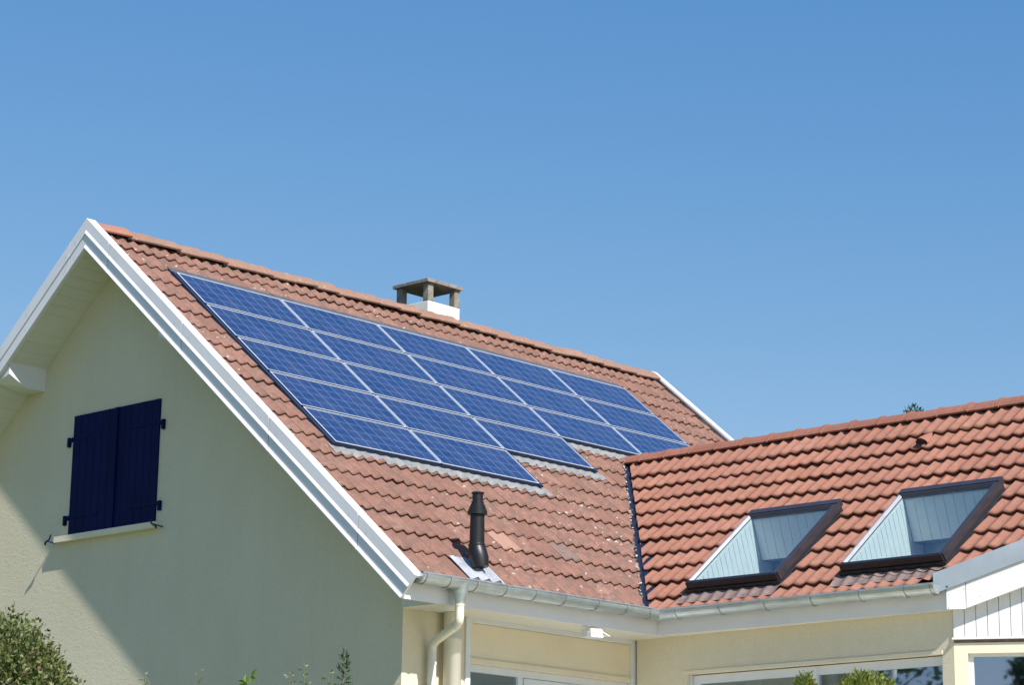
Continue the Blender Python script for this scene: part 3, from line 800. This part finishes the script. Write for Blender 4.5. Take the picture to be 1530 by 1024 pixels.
# ---- chimney
cx0, cx1, cy0, cy1 = 5.415, 5.985, .15, .72
mb = MB(); mb.box(cx0, cx1, cy0, cy1, -.62, .20); mb.box(cx0 + .004, cx1 + .03, cy0 - .02, cy1 + .02, -.66, .035)
ch = P('chimney', mb, 'render', bevel=.006, label='squat white rendered chimney stack')
for (px, py) in ((cx0, cy0), (cx1 - .095, cy0), (cx0, cy1 - .095), (cx1 - .095, cy1 - .095)):
    m2 = MB(); m2.box(px + .002, px + .098, py + .002, py + .098, .203, .435); P('pillar', m2, 'concrete', ch, bevel=.008)
mb = MB(); mb.box(cx0 + .02, cx1 - .02, cy0 + .02, cy1 - .02, .195, .204); P('bounce_slab', mb, 'black', ch)  # black slab added to stop light bouncing onto the cap's underside
mb = MB(); mb.box(cx0 - .045, cx1 + .02, cy0 - .035, cy1 + .03, .435, .482)
P('chimney_cap', mb, 'concrete', ch, bevel=.006)

# ---- flue pipe through the tiles
fx, fy, fz = 1.152, -4.846, -4.075
mb = MB()
for pth in ((.0,), ):
    mb.tube([(fx + .01, fy - .045, fz - .03), (fx + .005, fy - .03, fz + .06), (fx, fy - .008, fz + .13), (fx, fy, fz + .17), (fx, fy, fz + .20)], [.078, .090, .088, .080, .076], 24)
fl = P('flue_pipe', merge(mb, MB().lathe((fx, fy, fz), [(.078, .17), (.082, .175), (.082, .19), (.072, .195), (.068, .475), (.094, .478), (.094, .512), (.086, .520), (.086, .532), (.078, .538), (.078, .552), (.070, .558), (.070, .574), (.060, .580), (.060, .602), (.051, .606), (.051, .676), (.062, .680), (.062, .692), (.05, .695)], 36, False)), 'blackplastic', label='black plastic flue pipe standing on the tiles')
fb = MB(); rows = []
for j in range(5):
    s = 6.17 + (6.555 - 6.17) * j / 4
    rows.append([FM(u, s, -.082 + wave(u - OFFU, .15) * (1. if j > 1 else .55) + .031) for u in [.925 + .47 * i / 30 for i in range(31)]])
nn = 31
fb.add([p for r in rows for p in r], [(j * nn + i, j * nn + i + 1, (j + 1) * nn + i + 1, (j + 1) * nn + i) for j in range(4) for i in range(30)], smooth=True)
P('flue_flashing', fb, 'lead', fl)

# ---- skylights
def ring(mb, F, rect, prof, smooth=False):
    a0, a1, s0, s1 = rect; rings = []
    for w, h in prof: rings.append([F(a0 + w, s0 + w, h), F(a1 - w, s0 + w, h), F(a1 - w, s1 - w, h), F(a0 + w, s1 - w, h)])
    mb.loft(rings, closed=True, caps=False, smooth=smooth); return mb
def wave_w(a): return wave(a, .156)
for (a0, a1, s0, s1), lab in zip(SKY, ('skylight nearer the valley, closed', 'skylight nearer the angled roof end')):
    mb = ring(MB(), FWS, (a0, a1, s0, s1), [(0, -.10), (0, .062), (.004, .066), (.022, .066), (.022, .03), (.05, .03), (.05, -.10)])
    # side claddings and head hood
    mb.fbox(FWS, a0 - .006, a1 + .006, s1 - .055, s1 + .03, .02, .098)
    mb.fbox(FWS, a1 - .022, a1 + .010, s0 + .02, s1 - .055, .0, .088)
    sk = P('skylight', mb, 'winframe', label=lab, bevel=.003)
    sa = MB()   # inner sash: chamfered towards the pane
    ring(sa, FWS, (a0 + .003, a1 - .024, s0 + .02, s1 - .056), [(0, .05), (0, .088), (.008, .092), (.020, .088), (.042, .064), (.046, .045)])
    P('sash', sa, 'winframe', sk)
    gs = MB(); gs.loft([[FWS(a0 + .003 + w_, q_, h_) for w_, h_ in ((.006, .090), (.010, .0955), (.021, .0900), (.043, .0655), (.040, .060))] for q_ in (s0 + .045, s1 - .085)])
    P('sash_glint', gs, 'glint', sk)  # added bright strip paints the sun glint on the left sash edge
    lo = MB(); lo.fbox(FWS, a0 - .002, a1 + .002, s0 - .012, s0 + .016, -.05, .090); lo.fbox(FWS, a0 - .02, a1 + .02, s0 - .03, s0 - .013, -.05, .02)
    P('lower_cladding', lo, 'blackmetal', sk, bevel=.004)  # black puts the shade on the lower front face into the colour
    gl = MB(); gl.fbox(FWS, a0 + .05, a1 - .07, s0 + .065, s1 - .105, .056, .064)
    P('pane', gl, 'roofglass', sk)
    # apron draped over the tiles, side channels
    ap = MB(); n = 60; rows = []
    for j in range(6):
        q = s0 - .012 - .19 * j / 5
        rows.append([FWS(a, q, max(-.066 + wave_w(a) * min(1, .25 + j * .3) + (.044 - .022 * ((s0 - q) / .2)) , -.03)) for a in [a0 - .05 + (a1 - a0 + .10) * i / n for i in range(n + 1)]])
    ap.add([p for r in rows for p in r], [(j * (n + 1) + i, j * (n + 1) + i + 1, (j + 1) * (n + 1) + i + 1, (j + 1) * (n + 1) + i) for j in range(5) for i in range(n)], smooth=True)
    P('apron', ap, 'apron', sk)
    sf = MB()
    for (q0, q1) in ((a0 - .06, a0 - .002), (a1 + .002, a1 + .065)): sf.fbox(FWS, q0, q1, s0 - .02, s1 + .05, -.07, -.055)
    sf.fbox(FWS, a0 - .06, a1 + .065, s1 + .001, s1 + .05, -.07, -.045)
    P('side_flashing', sf, 'greyflash', sk)
    # boarded light shaft behind the pane
    ia0, ia1, is0, is1 = a0 + .052, a1 - .072, s0 + .05, s1 - .09
    TL, TR, BL, BR = (Vector(FWS(a, s, .03)) for a, s in ((ia0, is1), (ia1, is1), (ia0, is0), (ia1, is0)))
    dn = Vector((.36, 0, -1))
    sh = MB(); Zb = TL.z - .40; Zf = TL.z - 1.05
    def down(p, z_, v=dn): return p + v * ((p.z - z_) / -v.z)
    nb = 9
    for k in range(nb):      # upper wall, boards running down
        p, q = TL.lerp(TR, k / nb + .0025), TL.lerp(TR, (k + 1) / nb - .0025)
        sh.prism([p, q, down(q, Zb), down(p, Zb)], (.015, 0, 0))
    sh.prism([TL + Vector((.010, 0, 0)), TR + Vector((.010, 0, 0)), down(TR, Zb) + Vector((.010, 0, 0)), down(TL, Zb) + Vector((.010, 0, 0))], (.02, 0, 0))
    for (Tp, Bp, sg) in ((TL, BL, 1), (TR, BR, -1)):
        m = 14
        for k in range(m):
            p, q = Bp.lerp(Tp, k / m + .0022), Bp.lerp(Tp, (k + 1) / m - .0022)
            zb = Zf
            sh.prism([p, q, down(q, zb), down(p, zb)], (0, sg * .015, 0))
        o_ = Vector((0, sg * .010, 0)); ext = Vector((.9, 0, 0))
        sh.prism([Tp + o_, Bp + o_, down(Bp, Zf) + o_, down(Tp, Zf) + ext + o_, down(Tp, Zb) + ext + o_, down(Tp, Zb) + o_], (0, sg * .02, 0))
    lip = Vector((0, 0, -.001))
    sh.prism([BL, BR, down(BR, Zf, Vector((.02, 0, -1))), down(BL, Zf, Vector((.02, 0, -1)))], (-.02, 0, 0))
    P('light_shaft', sh, 'lining', sk)
    rm = MB(); q1, q2 = down(TL, Zb), down(TR, Zb); f1, f2 = down(TL, Zf), down(TR, Zf)
    rm.box(q1.x + .20, q1.x + .23, q2.y, q1.y, Zf, Zb); rm.box(q1.x + .02, q1.x + .23, q2.y, q1.y, Zb, Zb + .012)
    rm.box(BL.x - .02, q1.x + .24, f2.y, f1.y, Zf - .02, Zf)
    P('shaft_bottom', rm, 'lead', sk)
    rb = ring(MB(), FWS, (ia0 - .002, ia1 + .002, is0 - .002, is1 + .002), [(-.05, .03), (0, .055), (0, .03)])
    P('inner_frame', rb, 'lining', sk)

# ---- flashings round the solar field
def drape(u0, u1, s0, s1, flat0=True, h0=.030):
    mb = MB(); n = int((u1 - u0) / .0125); rows = []
    rg = random.Random(int(u0 * 100)); ed = [rg.uniform(-.012, .016) for _ in range(n + 1)]
    J = 6
    for j in range(J + 1):
        f = j / J; r = []
        for i in range(n + 1):
            u = u0 + (u1 - u0) * i / n
            s = s0 + (s1 - s0) * f + (ed[i // 6 * 6] * f)
            tgt = -.082 + wave(u - OFFU, .15) + .028
            flat = -.045
            r.append(FM(u, s, flat * (1 - min(1, f * 1.6)) + tgt * min(1, f * 1.6)))
        rows.append(r)
    nn = n + 1
    mb.add([p for r in rows for p in r], [(j * nn + i, j * nn + i + 1, (j + 1) * nn + i + 1, (j + 1) * nn + i) for j in range(J) for i in range(n)], smooth=True)
    return mb
P('flashing', drape(PX0 - .06, PX0 + 2 * PX + .10, PS0 + 5 * PS - .04, PS0 + 5 * PS + .135), 'seal')
P('flashing', drape(PX0 + 2 * PX + .03, PX0 + 3 * PX + .10, PS0 + 4 * PS - .04, PS0 + 4 * PS + .135), 'seal')
P('flashing', drape(PX0 + 3 * PX + .03, PX0 + 4 * PX - .02, PS0 + 3 * PS - .04, PS0 + 3 * PS + .135), 'seal')
t = MB(); t.fbox(FM, PX0 - .012, PX0 + 5 * PX + .02, PS0 - .14, PS0 - .012, -.030, -.020)
P('flashing', t, 'greyflash')
t = MB()
for (u0, u1, s0, s1) in ((PX0 - .03, PX0 + .008, PS0 - .02, PS0 + 5 * PS), (PX0 + 5 * PX, PX0 + 5 * PX + .06, PS0 - .02, PS0 + 3 * PS), (PX0 + 2 * PX, PX0 + 2 * PX + .055, PS0 + 4 * PS, PS0 + 5 * PS), (PX0 + 3 * PX, PX0 + 3 * PX + .055, PS0 + 3 * PS, PS0 + 4 * PS)):
    t.fbox(FM, u0, u1, s0, s1, -.030, -.010)
for c, nr in enumerate(COLROWS):
    t.fbox(FM, PX0 + c * PX + .001, PX0 + (c + 1) * PX - .001, PS0 - .01, PS0 + nr * PS - .012, -.060, -.030)
P('flashing', t, 'gapblue')  # dark blue filler paints in the shade between and beside the panels

# ================================================================== SOLAR PANELS
proto = None
rown = ['top row', 'second row', 'third row', 'fourth row', 'bottom row']
coln = {5: ['leftmost', 'second from the left', 'middle', 'fourth from the left', 'rightmost'], 3: ['leftmost', 'middle', 'rightmost'], 2: ['left', 'right']}
PWD, PHT = PX - .020, PS - .036
for r, nr in enumerate(ROWS):
    for c in range(nr):
        pos = FM(PX0 + c * PX + .010, PS0 + (r + 1) * PS - .018, .0)
        lab = 'blue solar panel, %s of %s in the %s of the array' % (coln[nr][c], {5: 'five', 3: 'three', 2: 'two'}[nr], rown[r])
        if proto is None:
            proto = Thing('solar_panel', lab, 'solar panel', pos, group='solar panels set into the left roof', rot=(TH, 0, 0))
            t = MB(); w = .0095
            t.box(0, w, 0, PHT, .0, .006); t.box(PWD - w, PWD, 0, PHT, .0, .006)
            t.box(w, PWD - w, 0, w, .0, .0055); t.box(w, PWD - w, PHT - w, PHT, .0, .0055)
            pf_ = proto.part('frame', t, 'silver', local=True)
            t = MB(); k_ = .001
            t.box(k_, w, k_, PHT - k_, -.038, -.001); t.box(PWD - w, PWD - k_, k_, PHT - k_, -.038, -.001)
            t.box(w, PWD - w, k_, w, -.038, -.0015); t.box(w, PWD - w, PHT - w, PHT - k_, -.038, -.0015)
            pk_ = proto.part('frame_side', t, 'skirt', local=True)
            t = MB(); t.box(w, PWD - w, w, PHT - w, -.004, .001)
            pc_ = proto.part('cell_sheet', t, 'pv', local=True)
        else:
            e = proto.e.copy(); COL.objects.link(e); e.location = (pos[0], pos[1], pos[2] + H); e['label'] = lab
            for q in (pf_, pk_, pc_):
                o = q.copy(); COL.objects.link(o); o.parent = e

# ================================================================== FLOODLIGHT
lx, ly, lz = 2.70, -4.99, ZS
lt = Thing('floodlight', 'small white floodlight fixed under the main eave', 'floodlight', (lx, ly, lz))
t = MB(); t.box(lx - .12, lx - .08, ly - .02, ly + .02, lz - .075, lz - .001); lt.part('bracket', t, 'frame_white', bevel=.004)
t = MB(); t.prism([(lx - .12, ly - .05, lz - .035), (lx + .02, ly - .07, lz - .030), (lx + .07, ly - .08, lz - .075), (lx + .04, ly - .07, lz - .118), (lx - .11, ly - .05, lz - .118)], (0, .13, 0)); lt.part('lamp_body', t, 'frame_white', bevel=.006)
t = MB(); t.prism([(lx + .03, ly - .09, lz - .060), (lx + .125, ly - .09, lz - .088), (lx + .125, ly - .09, lz - .096), (lx + .03, ly - .09, lz - .072)], (0, .16, 0)); lt.part('visor', t, 'frame_white')

# ================================================================== GROUND
g = MB(); n = 2500.; g.add([(-n, -n, 0), (n, -n, 0), (n, n, 0), (-n, n, 0)], [(0, 1, 2, 3)])
o = single('ground', g, 'grass', kind='structure', L=(0, 0, 0)); o.location = (0, 0, 0)
g = MB(); g.add([(-.5, -19, 0), (4.2, -19, 0), (4.2, -4.5, 0), (-.5, -4.5, 0)], [(0, 1, 2, 3)])
o = single('bounce_patio', g, 'bounce_patio', kind='structure'); o.location = (0, 0, .004)  # unseen paving, added and kept pale to bounce sunlight onto the walls

# ================================================================== VEGETATION
def blob_leaves(mb, c, rad, n, L, W, rg, shell=.55, up=.3, gap=None, clump=0):
    c = Vector(c)
    cl = []
    if clump:
        for _ in range(clump):
            d = Vector((rg.gauss(0, 1), rg.gauss(0, 1), rg.gauss(0, 1))).normalized()
            cl.append((d, rg.uniform(.75, 1.12)))
    for k in range(n):
        if clump and rg.random() < .8:
            d0, sc_ = rg.choice(cl); d = (d0 + Vector((rg.gauss(0, 1), rg.gauss(0, 1), rg.gauss(0, 1))) * .24).normalized(); q = sc_ * rg.uniform(shell, 1.)
        else:
            d = Vector((rg.gauss(0, 1), rg.gauss(0, 1), rg.gauss(0, 1))).normalized(); q = rg.uniform(shell, 1.) ** .6
        p = c + Vector((d.x * rad[0], d.y * rad[1], d.z * rad[2])) * q
        dr = (d + Vector((rg.gauss(0, 1), rg.gauss(0, 1), rg.gauss(0, 1) + up)) * .7)
        nr = (d + Vector((rg.gauss(0, 1), rg.gauss(0, 1), rg.gauss(0, 1))) * .8)
        sz = rg.uniform(.6, 1.25)
        mb.leaf(p, dr, L * sz, W * sz, nr, min(1, max(0, rg.gauss(.5, .24))))
    return mb
rg = random.Random(21)
# clipped shrub, lower left
bx = Thing('shrub', 'rounded variegated olive-green shrub in front of the gable wall', 'shrub', (-8.05, -10.1, -H))
t = MB()
c0 = Vector((-7.985, -10.165, -6.455))
blob_leaves(t, c0, (.50, .50, .60), 34000, .027, .018, rg, shell=.78, clump=130)
blob_leaves(t, c0 + Vector((.11, -.12, -.03)), (.40, .40, .52), 11000, .027, .018, rg, shell=.80, clump=60)
blob_leaves(t, c0 + Vector((0, 0, -.75)), (.58, .58, .75), 3500, .035, .02, rg, shell=.8)
blob_leaves(t, c0 + Vector((0, 0, -1.6)), (.55, .55, .6), 1500, .035, .02, rg, shell=.8)
bx.part('crown', t, 'leaf_olive')
t = MB(); t.tube([(-8.05, -10.1, -H), (-8.03, -10.1, -7.8), (-8.0, -10.1, -6.9)], [.05, .04, .015], 10)
for k in range(26):
    d = Vector((rg.gauss(0, 1), rg.gauss(0, 1), abs(rg.gauss(0, 1)) + .2)).normalized()
    t.tube([tuple(c0 + Vector((0, 0, -.5))), tuple(c0 + Vector((d.x * .25, d.y * .25, d.z * .2))), tuple(c0 + Vector((d.x * .46, d.y * .46, d.z * .62)))], [.012, .006, .002], 5)
bx.part('stem', t, 'bark')
# topiary shrubs before the wing window
for (c, rad, n, lab) in (((-2.38, -11.66, -6.02), (.235, .235, .25), 7000, 'golden round shrub tinged with red before the wing window'), ((-2.64, -11.36, -5.90), (.075, .075, .12), 900, 'slim lime green shrub tip left of the golden round shrub')):
    s = Thing('shrub', lab, 'shrub', (c[0], c[1], -H), group='shrubs before the wing window')
    t = MB(); blob_leaves(t, c, rad, n, .028, .011, rg, shell=.6, clump=30, up=1.); blob_leaves(t, (c[0], c[1], c[2] - rad[2] * 2), (rad[0] * 1.1, rad[1] * 1.1, rad[2] * 2), n // 4, .03, .012, rg, shell=.8)
    s.part('crown', t, 'leaf_gold')
    t = MB(); t.tube([(c[0], c[1], -H), (c[0], c[1], c[2])], [.03, .01], 8); s.part('stem', t, 'bark')
# tall sprigs whose tips reach the lower edge of the view
def sprig(x, y, ztop, mat, lab, leafL, leafW, n, spread, droop=0., L=.5, seed=0):
    r_ = random.Random(seed); s = Thing('garden_plant', lab, 'plant', (x, y, -H), group='tall garden plants along the lower edge')
    st = MB(); lf = MB(); top = Vector((x, y, ztop)); ph = r_.uniform(0, 6.28)
    base = Vector((x + .05 * math.cos(ph), y + .05 * math.sin(ph), -H))
    pts = [base.lerp(top, k / 7) + Vector((r_.gauss(0, .008), r_.gauss(0, .008), 0)) * (k < 7) for k in range(8)]
    st.tube(pts, [.008 - .0062 * k / 7 for k in range(8)], 6)
    for k in range(n):
        f = 1 - (k / n) * (L / (ztop + H)); p = base.lerp(top, f)
        a = k * 2.4 + r_.uniform(-.4, .4); out = Vector((math.cos(a), math.sin(a), r_.uniform(.3, 1.) - droop))
        br_ = spread * (.25 + .75 * min(1, (1 - f) * (ztop + H) / L * 1.6)) * r_.uniform(.6, 1.1)
        q = p + out.normalized() * br_
        st.tube([tuple(p), tuple((p + q) / 2 + Vector((0, 0, .004))), tuple(q)], [.0016, .0012, .0006], 4, caps=False)
        for m in range(5):
            tt = p.lerp(q, .35 + .16 * m)
            lf.leaf(tt, out + Vector((r_.gauss(0, .7), r_.gauss(0, .7), r_.gauss(0, .5))), leafL * r_.uniform(.7, 1.2), leafW, Vector((r_.gauss(0, 1), r_.gauss(0, 1), 1)), r_.random())
    s.part('stem', st, 'stem'); s.part('foliage', lf, mat)
SP = [(-9.26, -13.07, -6.425, 'leaf_pale', 'pale seeding weed tip at the shadow edge of the gable wall', .018, .005, 22, .045, 0.),
      (-9.11, -13.21, -6.405, 'leaf_pale', 'feathery pale plant tip under the middle of the gable wall', .016, .005, 26, .04, 0.),
      (-8.99, -13.36, -6.425, 'leaf_lime', 'bright lime green broad-leaved plant tip', .034, .018, 16, .06, .3),
      (-8.89, -13.48, -6.415, 'leaf_pale', 'arching pale weed left of the taller grey-green sprig', .018, .006, 26, .05, 0.),
      (-8.855, -13.52, -6.385, 'leaf_pale', 'grey-green flowering sprig between two pale weeds', .018, .007, 30, .05, 0.),
      (-8.79, -13.585, -6.405, 'leaf_pale', 'pale drooping sprig beside the dark upright one', .02, .007, 22, .05, .4),
      (-8.755, -13.63, -6.335, 'leaf_green', 'dark green feathery upright sprig, tallest of the garden plants', .030, .0035, 60, .045, -.3)]
for i, q in enumerate(SP): sprig(*q, L=.45, seed=i)

def tree(x, y, h, cr, lab, seed, nleaf=5000, L=.16, mat='leaf_green', cone=False, group=None, tz=0.):
    r_ = random.Random(seed); s = Thing('tree', lab, 'tree', (x, y, -H), group=group)
    b = Vector((x, y, -H)); t = MB(); lf = MB()
    t.tube([b, b + Vector((.1, 0, h * .45)), b + Vector((0, .1, h * .97))], [h * .022, h * .014, .02], 10)
    nl = 34
    for k in range(nl):
        f = .22 + .76 * k / nl; a = k * 2.4 + r_.uniform(-.3, .3)
        wd = cr * ((1.05 - f) if cone else math.sqrt(max(.02, 1 - ((f - .58) / .46) ** 2))) * r_.uniform(.7, 1.1)
        p = b + Vector((0, 0, h * f)); q = p + Vector((math.cos(a) * wd, math.sin(a) * wd, wd * (.15 if cone else .5)))
        q.z = min(q.z, -H + h * .985)
        t.tube([p, p.lerp(q, .5) + Vector((0, 0, .1)), q], [h * .008 * (1.2 - f), h * .005 * (1.2 - f), .008], 6)
        for m in range(3):
            cc = p.lerp(q, .5 + .25 * m); rr = max(.22, wd * .33) * r_.uniform(.7, 1.2)
            blob_leaves(lf, cc, (rr, rr, rr * .6), nleaf // (nl * 3), L, L * .5, r_, shell=.2)
    blob_leaves(lf, b + Vector((0, 0, h - .35)), (.24, .24, .38), 1000 if tz else 160, .075 if tz else L, .035 if tz else L * .5, r_, shell=.05)
    s.part('trunk', t, 'bark'); s.part('crown', lf, mat)
tree(26.6, 6.85, H + 3.25, 2.6, 'distant green tree whose tip shows above the wing ridge', 31, 9000, .11, cone=True, tz=1.)
for i, (x, y, h, cr, lab) in enumerate(((-23, -20.6, 7.2, 2.1, 'garden tree across the lawn behind the viewpoint'), (-16, 9.5, 12, 4.4, 'tall dark tree on the far lawn facing the wing window'), (-11, 17, 11, 3.6, 'dark tree on the lawn behind the gable side'))):
    tree(x, y, h, cr, lab, 60 + i, 5000 if i else 2600, .22 if i else .15, cone=(i == 0))

# ================================================================== LIGHT, SKY, CAMERA
sd = Vector((-.171, -.67, .722)).normalized()
el = math.asin(sd.z); az = math.atan2(sd.x, sd.y)
sun = bpy.data.objects.new('sun', bpy.data.lights.new('sun', 'SUN')); COL.objects.link(sun)
sun.data.energy = 5.0; sun.data.angle = math.radians(.53); sun.data.color = (1., .95, .88)
sun.rotation_euler = sd.to_track_quat('Z', 'Y').to_euler(); sun.location = (0, -20, 30)
wd = bpy.data.worlds.new('World'); scene.world = wd; wd.use_nodes = True; nt = wd.node_tree
bg = nt.nodes['Background']; sk = nt.nodes.new('ShaderNodeTexSky'); sk.sky_type = 'NISHITA'; sk.sun_disc = False
sk.sun_elevation = el; sk.sun_rotation = az; sk.air_density = 1.; sk.dust_density = .1; sk.ozone_density = 2.; sk.altitude = 300
sp_ = nt.nodes.new('ShaderNodeSeparateColor'); cb_ = nt.nodes.new('ShaderNodeCombineColor'); nt.links.new(sk.outputs[0], sp_.inputs[0])
for i, (pw_, k_) in enumerate(((1.45, .68), (.88, 1.35), (.5, 2.88))):      # deeper blue overhead, as the camera saw it
    a_ = nt.nodes.new('ShaderNodeMath'); a_.operation = 'POWER'; a_.inputs[1].default_value = pw_
    b_ = nt.nodes.new('ShaderNodeMath'); b_.operation = 'MULTIPLY'; b_.inputs[1].default_value = k_
    nt.links.new(sp_.outputs[i], a_.inputs[0]); nt.links.new(a_.outputs[0], b_.inputs[0]); nt.links.new(b_.outputs[0], cb_.inputs[i])
mn_ = nt.nodes.new('ShaderNodeMath'); mn_.operation = 'MINIMUM'; gs_ = nt.nodes.new('ShaderNodeMath'); gs_.operation = 'MULTIPLY'; gs_.inputs[1].default_value = .93
nt.links.new(cb_.inputs[1].links[0].from_socket, gs_.inputs[0]); nt.links.new(cb_.inputs[0].links[0].from_socket, mn_.inputs[0]); nt.links.new(gs_.outputs[0], mn_.inputs[1]); nt.links.new(mn_.outputs[0], cb_.inputs[0])
nt.links.new(cb_.outputs[0], bg.inputs[0]); bg.inputs[1].default_value = .075

cam = bpy.data.objects.new('camera', bpy.data.cameras.new('camera')); COL.objects.link(cam)
yaw, pit, rol = 0.8215504913757897, 0.23701291968410337, 0.0138370043295942
fwd = Vector((math.sin(yaw) * math.cos(pit), math.cos(yaw) * math.cos(pit), math.sin(pit)))
rt = Vector((math.cos(yaw), -math.sin(yaw), 0)); up = rt.cross(fwd)
r2 = rt * math.cos(rol) + up * math.sin(rol); u2 = -rt * math.sin(rol) + up * math.cos(rol)
m = Matrix.Identity(4)
for i in range(3): m[i][0] = r2[i]; m[i][1] = u2[i]; m[i][2] = -fwd[i]
m.translation = Vector((-14.951246, -20.242673, -7.288901 + H))
cam.matrix_world = m
cam.data.sensor_width = 36; cam.data.lens = 3542.79 / 1530 * 36; cam.data.clip_start = .1; cam.data.clip_end = 5000
scene.camera = cam
scene.view_settings.view_transform = 'Standard'; scene.view_settings.look = 'None'; scene.view_settings.gamma = 1.
scene.view_settings.exposure = .50
scene.cycles.max_bounces = 8; scene.cycles.transparent_max_bounces = 12
